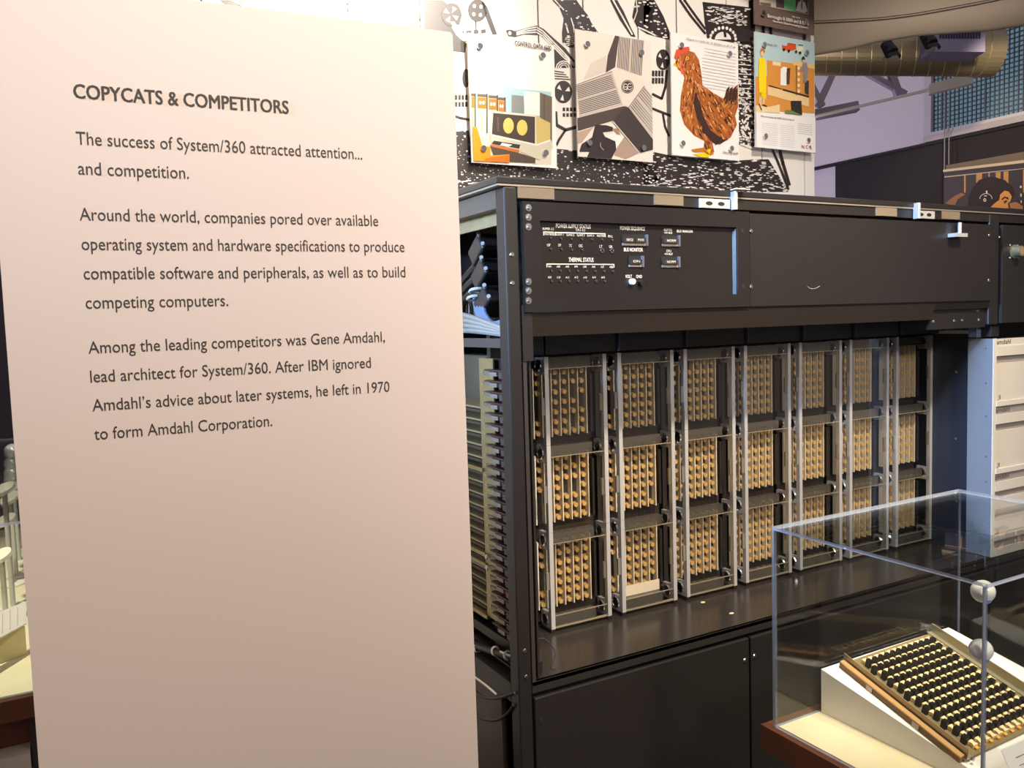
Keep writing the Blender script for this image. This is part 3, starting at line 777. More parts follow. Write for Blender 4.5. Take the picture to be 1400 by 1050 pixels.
# ------------------------------------------------------------------ computer cabinet
F = 1.75
cab = thing('computer_cabinet', 'open black steel computer cabinet filled with clear-covered circuit modules', 'cabinet', (.958, F, 0))
def part(mb, name, m_, par=cab, **k): return mb.build(name, m_, par, **k)
def screw(p, r=.005, par=cab, d=(0, -1, 0), name='screw', m_=steel):
    p = Vector(p); d = Vector(d)
    return MB().cyl(p + d * .0005, p + d * .003, r, 12, r1=r * .75).cyl(p + d * .003, p + d * .0032, r * .35, 6).build(name, m_, par)
XR = 3.7; YB = 2.53
# posts
for (x0, x1, y0, y1) in ((.958, .994, F, F + .045), (2.858, 2.914, F, F + .04), (.958, .994, YB - .05, YB), (3.66, XR, F, F + .04), (3.66, XR, YB - .05, YB)):
    zb = 1.432 if x0 == 2.858 else 0.0
    part(MB().box(x0, x1, y0, y1, zb, 1.814), 'frame_post', black, bevel=.004)
part(MB().box(.936, XR, F - .004, YB + .01, 1.819, 1.835), 'top_slab', mat('slab_dark', (34, 31, 31), 0.35), bevel=.002)
part(MB().box(.94, XR, F - .002, YB, 1.8145, 1.819), 'slab_trim', mat('trim_pale', (170, 158, 142), 0.4, 0.6))
part(MB().box(.994, XR, F + .002, F + .03, 1.786, 1.8145), 'top_beam', black)
part(MB().box(.960, .985, F + .046, YB - .05, 1.768, 1.812), 'side_beam', mat('worn_frame', (96, 86, 74), 0.45, 0.2, noise=.2))
part(MB().box(.992, 1.0, F + .06, YB - .06, 1.735, 1.79), 'inner_plate', mat('zinc_plate', (168, 156, 118), 0.42, 0.5, noise=.2, nscale=30))
part(MB().box(.960, .988, F + .046, YB - .05, 1.433, 1.455), 'side_beam', mat('grey_frame', (70, 64, 62), 0.42, 0.2))
part(MB().box(.959, .992, F + .046, YB - .05, .545, .594), 'side_beam', black)
part(MB().box(.99, XR, YB - .02, YB, 0, 1.814), 'back_panel', dark)
# tapes
for x0, x1, y in ((705.7, 757.4, 262), (894, 934, 272), (1197.4, 1226, 288), (1287, 1312, 293)):
    a = at(x0, y, 1, F); c_ = at(x1, y, 1, F)
    part(MB().box(max(a.x, .995), c_.x, F - .0012, F + .002, 1.788, 1.8135), 'tape_label', tape)
# hinge brackets
for xp0, xp1, xq in ((955, 996, 999), (1249, 1276, 1249)):
    a = at(xp0, 276, 1, F).x; c_ = at(xp1, 276, 1, F).x
    hb = MB(); hb.box(a, c_, F - .006, F + .001, 1.785, 1.810)
    up = at(xq, 276, 1, F).x
    hb.box(up - .004, up + .005, F - .022, F - .001, 1.782, 1.832)
    ob = part(hb, 'hinge_bracket', alum, bevel=.001)
    sl = MB()
    for f in (.3, .7):
        xc = a + (c_ - a) * f
        sl.prism([(xc + .012 * math.cos(t) * (1 if abs(math.cos(t)) > .1 else 1), F - .0065, 1.7975 + .0055 * math.sin(t)) for t in [i * math.pi / 8 for i in range(16)]], (0, .0004, 0))
    sl.build('slot', dark, ob)
q0 = at(1000, 266, 1, F - .01)
part(MB().box(q0.x, q0.x + .05, F - .03, F - .005, 1.836, 1.8385), 'tape_label', mat('pale_tab', (214, 200, 170), 0.6))
# control panel with a recess
cx0, cx1, cz0, cz1 = 1.001, 1.726, 1.517, 1.779
ix0, ix1, iz0, iz1 = 1.047, 1.678, 1.552, 1.735
yf = F - .012; yi = F
mb = MB()
mb.box(cx0, ix0, yf, yi + .004, cz0, cz1); mb.box(ix1, cx1, yf, yi + .004, cz0, cz1); mb.box(ix0, ix1, yf, yi + .004, iz1, cz1); mb.box(ix0, ix1, yf, yi + .004, cz0, iz0)
mb.box(ix0, ix1, yi, yi + .004, iz0, iz1)
mb.prism([(ix1 - .0055, yi, iz0), (ix1 + .002, yf - .0003, iz0), (ix1 + .002, yi, iz0)], (0, 0, iz1 - iz0))
cp = part(mb, 'control_panel', mat('black_gloss_paint', (33, 29, 28), 0.3, bump=0.05, nscale=60))
for y in (284, 297, 310, 385, 397.5, 411):
    p = at(722.4, y, 1, yf); q = p.copy()
    MB().cyl(p, p + Vector((0, -.0015, 0)), .0085, 16).cyl(p, p + Vector((0, -.005, 0)), .006, 12, r1=.004).build('washer_screw', steel, cp)
lt_ = MB()
def CPX(x, y): # pixel in the enlarged control panel view -> point on recess floor
    return at(735 + x / 8.485, 300 + y / 8.485, 1, yi - .0008)
def L(body, xa, ya, xb, yb, cap, bold=0.0):
    a = CPX(xa, ya); e = CPX(xb, yb); lt_.text(body, a, UX, UZ, cap, e.x - a.x, bold=bold)
L('POWER SUPPLY STATUS', 213, 95, 615, 110, .0105, .012); L('BUFFER -5.2', 60, 120, 190, 120, .0055); L('CPU -5.2', 445, 135, 552, 138, .0055)
for t_, a, b2, y in (('MASTER', 82, 172, 182), ('SLAVE 1', 210, 300, 186), ('SLAVE 2', 335, 425, 190), ('SLAVE 3', 458, 545, 194), ('SLAVE 4', 575, 655, 197), ('MASTER', 690, 775, 202), ('PDC', 818, 870, 208)): L(t_, a, y, b2, y, .0055)
for t_, a, b2, y in (('UV', 112, 148, 312), ('OV', 238, 272, 314), ('TC', 365, 398, 318), ('OC', 480, 522, 320), ('LT', 718, 752, 328), ('OR', 830, 868, 330)): L(t_, a, y, b2, y, .0068)
L('THERMAL STATUS', 360, 490, 650, 500, .0105, .012)
for k in range(8): L('A0%d' % (k + 1), 120 + k * 102, 556 + k, 160 + k * 102, 556 + k, .0055)
for k in range(7): L('A%02d' % (k + 9), 120 + k * 103, 684, 160 + k * 103, 684, .0055)
L('POWER SEQUENCE', 958, 120, 1245, 130, .0095, .012); L('BUS MONITOR', 1002, 370, 1222, 376, .0095, .012); L('VOLT', 1018, 678, 1095, 680, .0082, .01); L('GND', 1143, 680, 1212, 682, .0082, .01)
def LB(body, x0, y0, x1, cap, bold=.0):
    a = at(x0, y0, 1, yi - .0008); e = at(x1, y0, 1, yi - .0008); lt_.text(body, a, UX, UZ, cap, e.x - a.x, bold=bold)
LB('BUFFER', 908, 315.5, 919, .006); LB('+5V BUS', 908, 319.5, 919, .0055); LB('BUS MARGIN', 925.5, 317.5, 947, .0075, .01); LB('CPU', 911, 344.5, 917.5, .006); LB('+5V BUS', 908.5, 348.5, 919.5, .0055)
def bracket(xa, xb, y):
    lt_ = MB()
    a = CPX(xa, y); c_ = CPX(xb, y); w = .0022
    lt_.box(a.x, c_.x, a.y, a.y + .0004, a.z - w, a.z); lt_.box(a.x, a.x + w, a.y, a.y + .0004, a.z - .009, a.z - w); lt_.box(c_.x - w, c_.x, a.y, a.y + .0004, a.z - .009, a.z - w); lt_.build('bracket_line', white_print, cp)
bracket(66, 185, 140); bracket(197, 787, 145); bracket(102, 890, 512)
lt_.build('lettering', white_print, cp)
ind = [(148, 215), (270, 222), (392, 228), (513, 228), (630, 232), (750, 234), (865, 240), (150, 342), (275, 346), (395, 350), (516, 350)] + [(160 + k * 102, 594 + k) for k in range(8)] + [(160 + k * 103, 715) for k in range(7)]
for x, y in ind:
    p = CPX(x, y); MB().cyl(p, p + Vector((0, -.003, 0)), .003, 10).build('indicator_lamp', mat('lamp_dark', (70, 64, 60), 0.25), cp)
for x, y in ((748, 362), (862, 364)):
    p = CPX(x, y); MB().ring(p + Vector((0, -.001, 0)), (0, 1, 0), .0045, .0015, 16, 6).build('test_jack', chrome, cp)
for (x, y, m_) in ((1086, 722, mat('white_knob', (235, 235, 238), 0.4)), (1192, 738, black2)):
    p = CPX(x, y); MB().cyl(p, p + Vector((0, -.01, 0)), .008, 18, r1=.0075).cyl(p + Vector((0, -.01, 0)), p + Vector((0, -.0105, 0)), .003, 10).build('terminal_post', m_, cp)
def switch(px0, py0, px1, py1, labels):
    a = at(px0, py1, 1, yi); c_ = at(px1, py0, 1, yi)
    x0, x1, z0, z1 = a.x, c_.x, a.z, c_.z; y = yi - .001
    s_ = MB(); w = .0025
    s_.box(x0, x1, y - .003, y, z0, z0 + .006); s_.box(x1 - .007, x1, y - .006, y, z0, z1, 1); s_.box(x0, x1, y - .0005, y, z0, z1, 2)
    so_ = s_.build('push_switch', [mat('switch_pale', (170, 156, 140), 0.4), mat('switch_side', (120, 130, 150), 0.3, .5), dark], cp)
    n = len(labels); bw = (x1 - .008 - x0) / n
    for i, t_ in enumerate(labels):
        bx = x0 + bw * i; kk = MB(); kk.box(bx + .001, bx + bw - .001, y - .009, y - .0005, z0 + .007, z0 + .007 + (z1 - z0) * .42)
        kk.text(t_, (bx + bw / 2, y - .0094, z0 + .011), UX, UZ, .006, bw * .55, 1, 'C')
        kk.build('button', [mat('switch_key', (52, 48, 48), 0.35), white_print], so_)
switch(850, 321, 884, 335.5, ['SEQ', 'PWR']); switch(859, 350, 878.5, 365, ['ON']); switch(904, 322, 928, 336.5, ['NORM']); switch(904, 351, 928, 365.5, ['NORM'])
# right cover panel
rp = part(MB().box(1.729, 2.85, F - .010, F + .004, 1.517, 1.775), 'cover_panel', black)
for x, y in ((1026.7, 316), (1026.7, 392), (1352, 322), (1351.5, 383.5)):
    screw(at(x, y, 1, F - .010), .0065, rp)
for x, y in ((1014.7, 315), (1016, 391.5)):
    p = at(x, y, 1, yf); MB().cyl(p + Vector((0, .0005, 0)), p + Vector((0, -.0006, 0)), .0055, 14).build('screw_hole', dark, cp)
sc_ = MB()
pts = [at(x, y, 1, F - .0104) for x, y in ((1104, 391.5), (1107, 394), (1111, 395), (1116, 394), (1121, 391))]
sc_.tube(pts, .0007, 5, smooth=1); sc_.build('scratch', mat('scratch_pale', (170, 160, 150), 0.6), rp)
lz = at(1307, 322, 1, F - .02)
la = MB().box(lz.x - .03, lz.x + .032, F - .04, F - .011, lz.z - .006, lz.z + .006).cyl((lz.x + .012, F - .025, lz.z), (lz.x + .012, F - .025, lz.z + .042), .006, 10)
part(la, 'latch', alum, rp)
# fascia (folded) and its right-hand plate
fa = MB(); fa.prism([(1.024, F - .006, 1.516), (1.024, F + .012, 1.458), (1.024, F + .04, 1.458), (1.024, F + .04, 1.516)], (2.56 - 1.024, 0, 0))
part(fa, 'fascia', mat('fascia_paint', (44, 38, 34), 0.4))
fb = MB(); fb.prism([(2.56, F - .006, 1.516), (2.56, F + .002, 1.49), (2.56, F + .04, 1.49), (2.56, F + .04, 1.516)], (2.857 - 2.56, 0, 0))
fb.box(2.56, 2.857, F + .012, F + .03, 1.425, 1.49)
fo = part(fb, 'fascia_end_plate', black)
for x, y in ((1336, 425), (1338, 437.5), (1315.5, 438), (1304.5, 438.5), (1276, 440)): screw(at(x, y, 1, F + .012), .0055, fo)
part(MB().box(.996, 1.023, F - .004, F + .03, 1.40, 1.535), 'side_bracket', black)
part(MB().box(.996, 1.006, F + .0, F + .035, .603, 1.40), 'slide_rail', mat('worn_black', (58, 52, 48), 0.5, noise=.3, nscale=120))
for x, y in ((700, 348), (700.5, 387), (717.5, 890), (719.5, 925.5)):
    screw(at(x, y, 1, F), .006)
# header plates above the module columns
XM = [1.2128 + .2503 * i for i in range(7)]
for i, a in enumerate(XM):
    hp = part(MB().box(a - .028, a + .218, 1.965, 1.985, 1.402, 1.475), 'header_plate', mat('header_black', (30, 27, 28), 0.4))
    MB().box(a + .2185, a + .2205, 1.955, 1.985, 1.402, 1.475).build('plate_edge', mat('plate_edge_grey', (96, 98, 110), 0.4, .4), hp)
    p = Vector((a + .195, 1.965, 1.458)); screw(p, .006, hp)
part(MB().box(1.02, 1.19, 1.965, 1.985, 1.402, 1.475), 'header_plate', mat('header_black', (30, 27, 28), 0.4))
part(MB().box(1.19, 2.92, 1.986, 2.2, 1.402, 1.50), 'module_ceiling', dark)
part(MB().box(1.19, 2.93, 2.10, 2.115, .6, 1.402), 'backplane', dark)
# shelf
sh = MB(); sh.box(.996, XR, F + .003, 2.12, .590, .603); sh.box(.996, XR, F + .003, F + .014, .572, .603)
part(sh, 'shelf', mat('shelf_black', (44, 40, 38), 0.22), bevel=.002)
part(MB().box(.996, XR, F + .05, F + .06, .02, .571), 'inner_wall', dark)
for k, (x, y) in enumerate(((961, 823.5), (1000, 838.5), (1180, 736))):
    p = at(x, y, 2, .603); part(MB().sphere(p, .006, 10, 6, sc=(1.4, 1, .4)), 'paint_chip', mat('pale_crumb', (206, 190, 160), 0.7))
# doors
for x0, x1, sp in ((1.001, 1.7215, (1018.5, 903)), (1.7285, 2.88, (1031.5, 897)), (2.89, XR - .05, None)):
    d = part(MB().box(x0, x1, F, F + .02, .06, .561), 'lower_door', black, bevel=.003)
    if sp: screw(at(sp[0], sp[1], 1, F), .007, d)
p = at(740, 984, 1, F); MB().cyl(p, p + Vector((0, -.001, 0)), .0065, 12).build('keyhole', dark, cab)
part(MB().box(.996, XR, F + .01, F + .03, 0.0, .055), 'plinth', dark)
# partition beside the modules
pa = part(MB().box(2.9205, 2.932, 1.846, 2.11, .603, 1.40), 'partition_panel', navy)
for x, y in ((1308, 508.5), (1307, 599.5), (1308, 685), (1307.5, 732)):
    screw(at(x, y, 0, 2.9205), .0055, pa, (-1, 0, 0))
part(MB().box(2.895, 2.94, F + .012, F + .05, 1.39, 1.425), 'end_block', mat('dark_block', (26, 24, 28), 0.5))
part(MB().box(2.87, 2.905, 1.80, 1.83, 1.388, 1.44), 'blue_bracket', mat('blue_grey_bracket', (110, 126, 160), 0.4, .3))
part(MB().box(2.90, 2.915, 1.85, 2.0, 1.40, 1.412), 'top_rail', alum)
# upper right panel with connector
p3 = part(MB().box(2.918, 3.655, F - .010, F + .004, 1.437, 1.776), 'cover_panel', black)
p = at(1386, 344, 1, F - .010)
co = MB().cyl(p, p + Vector((0, -.005, 0)), .024, 24).cyl(p + Vector((0, -.005, 0)), p + Vector((0, -.03, 0)), .018, 24).cyl(p + Vector((0, -.03, 0)), p + Vector((0, -.0305, 0)), .013, 18, 1).build('round_connector', [mat('olive_metal', (150, 146, 120), 0.35, .6), mat('connector_insert', (150, 116, 76), 0.6)], p3)
for sx, sz in ((-.022, .022), (-.022, -.022), (.022, .022), (.022, -.022)): screw(p + Vector((sx, 0, sz)), .0045, co)
screw(at(1366, 324, 1, F - .010), .004, p3)

# ---- open left side: cables, connectors, card cage
part(MB().box(1.13, 1.145, 1.995, YB - .03, .60, 1.402), 'inner_partition', dark)
part(MB().box(1.019, 1.024, F + .012, 1.99, .603, 1.402), 'inner_partition', dark)
part(MB().box(1.17, 1.185, F + .03, YB - .03, 1.47, 1.80), 'inner_partition', dark)
hood = mat('connector_black', (34, 32, 34), 0.35)
for k, (x, y) in enumerate(((664, 345), (668, 378), (672, 415))):
    c = at(x, y, 0, 1.06)
    Tm = lambda p, c=c: c + Vector((p.z, p.x * .8 + p.y * .6, -p.x * .6 + p.y * .8))
    hb = MB(Tm); hb.box(-.045, .035, -.024, .03, -.035, .05)
    h = part(hb, 'connector_hood', hood, bevel=.006)
    for dy in (-.018, .02):
        sc2 = MB(Tm); sc2.cyl((-.035 - .01, dy, -.03), (-.06, dy - .004, -.04), .0055, 10); sc2.build('thumb_screw', mat('pale_screw', (196, 190, 180), 0.4, .5), h)
blu = mat('grey_blue_cable', (104, 122, 146), 0.42); gry = mat('grey_cable', (150, 142, 130), 0.5); blkc = mat('black_cable', (40, 36, 34), 0.4)
for k in range(7):
    a = at(649 + (k % 4) * 4, 405 + (k // 4) * 2, 0, 1.04); q1 = at(650 + (k % 4) * 4, 420, 0, 1.03); q2 = at(656 + k * 2.2, 440, 0, 1.02); e = at(690, 448 + (k % 4) * 2 - 10 * (k // 4), 0, 1.01)
    part(MB().tube([a, q1, q2, (q2 + e) / 2 + Vector((0, 0, -.008)), e], .0065, 8), 'grey_blue_cable', blu)
for k in range(4):
    a = at(622, 428 + k * 8, 0, 1.02); e = at(690, 450 + k * 2.4, 0, 1.00)
    part(MB().tube([a, a * .6 + e * .4 + Vector((0, 0, .004)), e], .0075, 8), 'grey_cable', gry)
rn = random.Random(2)
for k in range(14):
    a = at(652 + rn.uniform(-4, 4), 372 + rn.uniform(-20, 25), 0, 1.07); q = at(640 + rn.uniform(-6, 4), 395 + rn.uniform(-8, 12), 0, 1.05); e = at(632 + rn.uniform(-4, 20), 428 + rn.uniform(-8, 14), 0, 1.08)
    part(MB().tube([a, q, e], .0042, 6), 'wire', [blkc, gry, blkc, mat('olive_wire', (120, 108, 78), 0.5)][k % 4])
for k in range(3):
    a = at(662, 352 + k * 20, 0, 1.05); q = at(640, 375 + k * 14, 0, 1.04); e = at(622, 400 + k * 12, 0, 1.06)
    part(MB().tube([a, q, e], .011, 8), 'black_cable', blkc)
for x, y in ((653, 398), (650, 408)):
    c = at(x, y, 0, 1.032); part(MB().ring(c, (.1, .3, 1), .022, .004, 18, 6), 'cable_tie', mat('tie_white', (206, 200, 188), 0.5))
# card cage
brass = mat('brass_strip', (170, 157, 110), 0.34, 0.6, noise=.2, nscale=40)
y_a, y_b = 1.915, 1.995
gs = MB(); gs.box(1.0, 1.004, y_a, y_b, .70, 1.402); go = part(gs, 'card_guide', brass)
for k in range(24):
    z = 1.37 - k * .0275
    MB().box(.9965, 1.0, y_a + .012, y_a + .05, z - .012, z).build('guide_slot', mat('slot_grey', (122, 118, 100), 0.4, .3), go)
    MB().cyl((.9995, y_b - .022, z - .004), (.998, y_b - .022, z - .004), .003, 8).build('rivet', steel, go)
for k in range(25):
    z = 1.375 - k * .028
    c = MB(); c.box(.984, 1.018, F + .06, y_a + .02, z - .004, z)
    c.box(.983, 1.012, F + .115, y_a - .012, z - .016, z - .006, 1); c.box(.981, 1.016, F + .06, F + .10, z - .02, z - .0045, 2)
    if k == 20: c.box(.979, .9808, F + .075, F + .09, z - .018, z - .006, 3)
    part(c, 'circuit_card', [mat('maroon_card', (66, 36, 34), 0.45), mat('card_lever', (138, 126, 114), 0.4, .2), mat('card_edge', (70, 60, 54), 0.5), mat('red_label', (190, 40, 44), 0.5)])
for k in range(17):
    z = 1.27 - k * .034
    c = MB(); c.box(1.006, 1.095, y_b + .01, 2.45, z - .005, z); c.box(1.006, 1.03, y_b + .015, 2.3, z - .016, z - .008, 1)
    part(c, 'card_shelf', [mat('tan_card', (160, 140, 100), 0.5), mat('dark_card', (66, 58, 48), 0.5)])
part(MB().box(1.024, 1.145, 1.985, 1.99, .603, 1.402), 'inner_partition', dark)
part(MB().box(1.10, 1.125, 2.02, 2.47, .66, 1.40), 'cage_plate', mat('olive_plate', (104, 96, 78), 0.5))
for z in (1.105, .873, .845, .70):
    part(MB().box(.994, 1.05, y_b - .01, 2.47, z - .008, z + .002), 'cage_rail', brass)
for z in (.868, .838): screw(Vector((.994, y_b - .02, z)), .008, cab, (-1, 0, 0))
part(MB().box(1.0, 1.016, F + .06, 2.47, .640, .665), 'cage_tray', black)
part(MB().box(1.0, 1.016, F + .06, 2.47, .6045, .612), 'cage_floor', dark)
# loom on the lower rail
a = at(640, 879, 0, .98); c_ = at(668, 889, 0, .975); e = at(704, 900, 0, .985)
part(MB().tube([a, c_, e], .009, 8), 'cable_loom', blkc)
for x, y in ((653, 886), (677, 890), (694, 896)):
    c = at(x, y, 0, .978); part(MB().ring(c, (0, 1, -.3), .0105, .0028, 14, 6), 'cable_tie', mat('tie_white', (206, 200, 188), 0.5))
part(MB().tube([at(684, 891, 0, .976), at(703, 899, 0, .976)], .003, 6), 'wire', rib)
for (pts) in ([(646, 938), (655, 952), (672, 956), (690, 953), (704, 947)], [(648, 975), (662, 984), (680, 986), (694, 976), (702, 964)]):
    part(MB().tube([at(x, y, 0, .955) for x, y in pts], .004, 6), 'hanging_wire', blkc)
part(MB().tube([at(648, 925, 0, .956), at(666, 938, 0, .956), at(678, 949, 0, .956)], .003, 6), 'wire', rib)
part(MB().box(.985, 1.0, 1.90, YB - .05, .03, .53), 'lower_side_panel', mat('brown_black_panel', (80, 70, 58), 0.45))
# small black relay box on the shelf behind the post
c = at(727, 898, 2, .603)
part(MB().box(1.008, 1.045, F + .03, F + .09, .604, .64), 'relay_box', hood, bevel=.004)
part(MB().tube([(1.03, F + .09, .63), (1.09, F + .12, .67), (1.12, F + .08, .63), (1.08, F + .05, .606)], .002, 6), 'wire', mat('dull_black_wire', (40, 37, 35), 0.8))

# ------------------------------------------------------------------ circuit modules
cov = clear('smoky_cover', (250, 248, 244), 1.45, 0.01)
hdr = clear('clear_bar', (205, 205, 205), 1.5, 0.05, 0.22, (150, 146, 142))
MODG = 'circuit modules in the black cabinet'
chipmb = MB()
chipmb.box(-.0088, .0088, -.004, 0, -.0080, .0080, 1)
chipmb.cyl((0, -.004, 0), (0, -.0165, 0), .0042, 8)
for k in range(4):
    y = -.0058 - k * .0032
    chipmb.cyl((0, y, 0), (0, y - .0019, 0), .0070, 14)
chip0 = chipmb.build('chip_cooler', [gold, goldbase]); chip_mesh = chip0.data
bpy.data.objects.remove(chip0)
boltmb = MB(); boltmb.ring((0, 0, 0), (1, 0, 0), .0155, .0035, 18, 6).cyl((-.0005, 0, 0), (-.0015, 0, 0), .0135, 16, 1)
bolt0 = boltmb.build('bolt_ring', [chrome, mat('bolt_dark', (44, 42, 46), 0.3, .5)]); bolt_mesh = bolt0.data; bpy.data.objects.remove(bolt0)
blockm = mat('block_aluminium', (190, 194, 206), 0.3, 0.2)
H = .2502
def make_module(tail):
    t = thing('circuit_module', '', 'circuit module', (0, 0, 0), MODG)
    zb = -.031 if tail else 0.0
    for x, nm in ((0, 'rail'), (.1975, 'rail')):
        mb = MB(); mb.box(x - .0065, x + .0065, 0, .015, zb, H - .001); mb.box(x - .0065, x - .0035, .009, .05, zb, H - .001, 1) if False else None
        mb.build(nm, alum, t, True)
        for z0, z1 in ((H - .052, H - .003),) + (((zb, zb + .046),) if tail else ()):
            bk = MB(); bk.box(x - .006, x + .006, .0155, .056, z0, z1); ob = bk.build('corner_block', blockm, t, True)
            r = bpy.data.objects.new('bolt_ring', bolt_mesh); COL.objects.link(r); r.parent = ob; r.location = (x - .0065, .0355, (z0 + z1) / 2)
        MB().box(x - .0165, x - .0068, .004, .010, .085, .135).build('latch_tab', mat('tab_grey', (128, 122, 112), 0.45, .2), t, True)
    MB().box(.0068, .150, .004, .028, H - .034, H - .004).box(.0068, .1908, .0038, .006, H - .0365, H - .0342, 1).build('header_bar', [hdr, mat('bar_edge', (176, 166, 148), 0.35, .2)], t, True)
    if tail: MB().box(.0068, .150, .004, .028, -.030, 0.004).box(.0068, .1908, .0038, .008, -.031, -.026, 1).box(.0068, .1908, .0038, .006, .0042, .0065, 1).build('header_bar', [hdr, MATS['bar_edge']], t, True)
    if tail:
        for x in (0, .1975): MB().box(x - .0075, x + .0075, .002, .058, zb - .0095, zb - .0005).build('foot', black2, t, True)
        MB().box(.008, .190, .012, .02, zb - .0095, zb - .003).build('foot_bar', black2, t, True)
    MB().box(.0068, .1908, .001, .0035, zb, H - .002).build('clear_cover', cov, t, True)
    bd = MB(); bd.box(-.020, .1625, .062, .066, .012, H - .03)
    bd.box(-.036, .1985, .075, .078, zb, H - .001)
    bo = bd.build('circuit_board', [board], t, True)
    for k in range(7):
        x = -.020 + .0302 * k
        MB().box(x - .0014, x + .0014, .043, .062, .016, H - .034).build('board_rib', rib, bo, True)
    MB().box(.172, .180, .040, .062, .02, H - .06).build('contact_strip', mat('contact_dark', (64, 58, 56), 0.4, .3), t, True)
    return t
tops = [1.395, 1.145, .895]
rowname = ['topmost', 'middle', 'lowest']
colname = ['first column beside left post', 'second column from left post', 'third column from left post', 'centre column of seven',
           'third column from right partition', 'second column from right partition', 'last column beside right partition']
rnm = random.Random(7)
holes = {(0, 0): {(4, 2), (5, 3), (0, 3), (0, 4), (4, 5)}, (0, 1): {(0, 4), (0, 5), (1, 4), (3, 3), (4, 3)}, (0, 2): {(0, 3), (0, 4)}, (1, 2): {(0, 3), (0, 4), (5, 6)}, (1, 0): {(0, 3), (0, 4)}, (2, 0): {(1, 0), (2, 0), (1, 2)}}
protos = {}
def copy_tree(o, parent=None):
    c = o.copy(); COL.objects.link(c)
    if parent: c.parent = parent
    for ch in list(o.children): copy_tree(ch, c)
    return c
for r in range(3):
    for i, a in enumerate(XM):
        tail = r == 2
        if tail not in protos:
            t = protos[tail] = make_module(tail)
        else:
            t = copy_tree(protos[tail])
        t.location = (a, 2.0, tops[r] - H)
        if r == 0: t['label'] = 'dim clear-covered circuit module, topmost in the %s' % colname[i]
        else: t['label'] = 'gold-chipped clear-covered circuit module, %s in the %s' % (rowname[r], colname[i])
        t['_m'] = 1
        t['cr'] = (i, r) if False else i * 10 + r
mods = [o for o in COL.objects if o.name.startswith('circuit_module')]
for t in mods:
    i, r = divmod(t['cr'], 10); del t['cr']; del t['_m']
    hs = holes.get((i, r), set()) | {(rnm.randrange(6), rnm.randrange(7)) for _ in range(rnm.choice((0, 1, 1, 2)))}
    for cx in range(6):
        for cy in range(7):
            if (cx, cy) in hs: continue
            o = bpy.data.objects.new('chip_cooler', chip_mesh); COL.objects.link(o); o.parent = t
            o.location = (-.0045 + .0302 * cx, .062, H - .049 - .0288 * cy)
# pale notice inside one module
t = [o for o in mods if abs(o.location.x - XM[1]) < .01 and o.location.z < .7][0]
MB().box(.010, .158, .030, .032, .004, .036).build('paper_label', mat('notice_paper', (226, 216, 206), 0.6), t, True)

# ------------------------------------------------------------------ silver drawer tower
tw = thing('drawer_tower', 'silver sided tower of cream module drawers at the right end of the cabinet', 'drawer unit', (2.89, 1.756, .56))
x0 = 2.889
tz1 = 1.383; tz0 = .6045
MB().box(x0, x0 + .006, 1.754, 1.843, tz0, tz1).build('side_panel', mat('tower_silver', (132, 134, 140), 0.42, .35), tw)
MB().box(x0 + .001, x0 + .017, 1.749, 1.7535, tz0, tz1).build('edge_strip', cream, tw)
MB().box(x0 + .007, 3.6, 1.765, 1.84, tz0, tz1 - .003).build('carcass', dark, tw)
for y in (476, 523, 569, 624, 658):
    screw(at(1348.5, y, 0, x0), .003, tw, (-1, 0, 0))
zz = 1.383
for k in range(4):
    z = zz - .241 * k
    dr = MB(); X0 = x0 + .018; X1 = 3.6
    def bx(za, zb_, ya, mi):
        if zb_ < tz0: return
        dr.box(X0, X1, ya, 1.765, max(za, tz0), zb_, mi)
    bx(z - .028, z - .002, 1.753, 0 if k == 0 else 1)
    bx(z - .062, z - .028, 1.748, 0); bx(z - .088, z - .062, 1.760, 1); bx(z - .222, z - .088, 1.752, 0); bx(z - .2395, z - .222, 1.746, 0)
    d = dr.build('drawer_front', [cream, creamgrey], tw)
    if z - .2 > tz0:
        MB().text('amdahl', (X0 + .003, 1.7525, z - .021), UX, UZ, .017, .085, bold=.01).build('lettering', mat('logo_ink', (70, 62, 60), 0.6), d)
        MB().box(X0 + .004, X0 + .008, 1.756, 1.7599, z - .086, z - .064).build('handle_bar', alum, d)
        MB().box(X0 + .012, X0 + .016, 1.744, 1.7515, z - .215, z - .20).build('latch', chrome, d)

# ------------------------------------------------------------------ display table, acrylic case, stand and chip board
wood = mat('cherry_wood', (138, 82, 56), 0.35, noise=.35, nscale=14)
stone = mat('cream_stone', (232, 220, 190), 0.35, noise=.5, nscale=7, c2=(206, 190, 146))
acr = clear('acrylic', (248, 250, 250), 1.5)
acre = clear('acrylic_edge_lit', (205, 214, 230), 1.5, 0.08, 0.55, (206, 214, 232))  # pale haze paints in the light that clear edges gather
def table(name, label, x0, x1, y0, y1, ztop, leg):
    t = thing(name, label, 'table', ((x0 + x1) / 2, (y0 + y1) / 2, 0))
    w = .024; mb = MB()
    zb = ztop - .055
    mb.box(x0, x1, y0, y0 + w, zb, ztop); mb.box(x0, x1, y1 - w, y1, zb, ztop); mb.box(x0, x0 + w, y0 + w, y1 - w, zb, ztop); mb.box(x1 - w, x1, y0 + w, y1 - w, zb, ztop)
    mb.box(x0 + w, x1 - w, y0 + w, y1 - w, zb, ztop - .022)
    mb.build('wood_rim', wood, t)
    MB().box(x0 + w + .002, x1 - w - .002, y0 + w + .002, y1 - w - .002, ztop - .0215, ztop).build('stone_top', stone, t)
    leg(t, zb)
    return t
CX0, CX1, CY0, CY1 = 1.338, 2.03, .80, 1.327
ZT = .583
def legs_right(t, zb):
    MB().box(CX0 + .16, CX1 - .16, CY0 + .12, CY1 - .12, .03, zb - .001).build('pedestal', black, t)
    MB().box(CX0 + .14, CX1 - .14, CY0 + .10, CY1 - .10, 0, .0295).build('base_plate', black2, t)
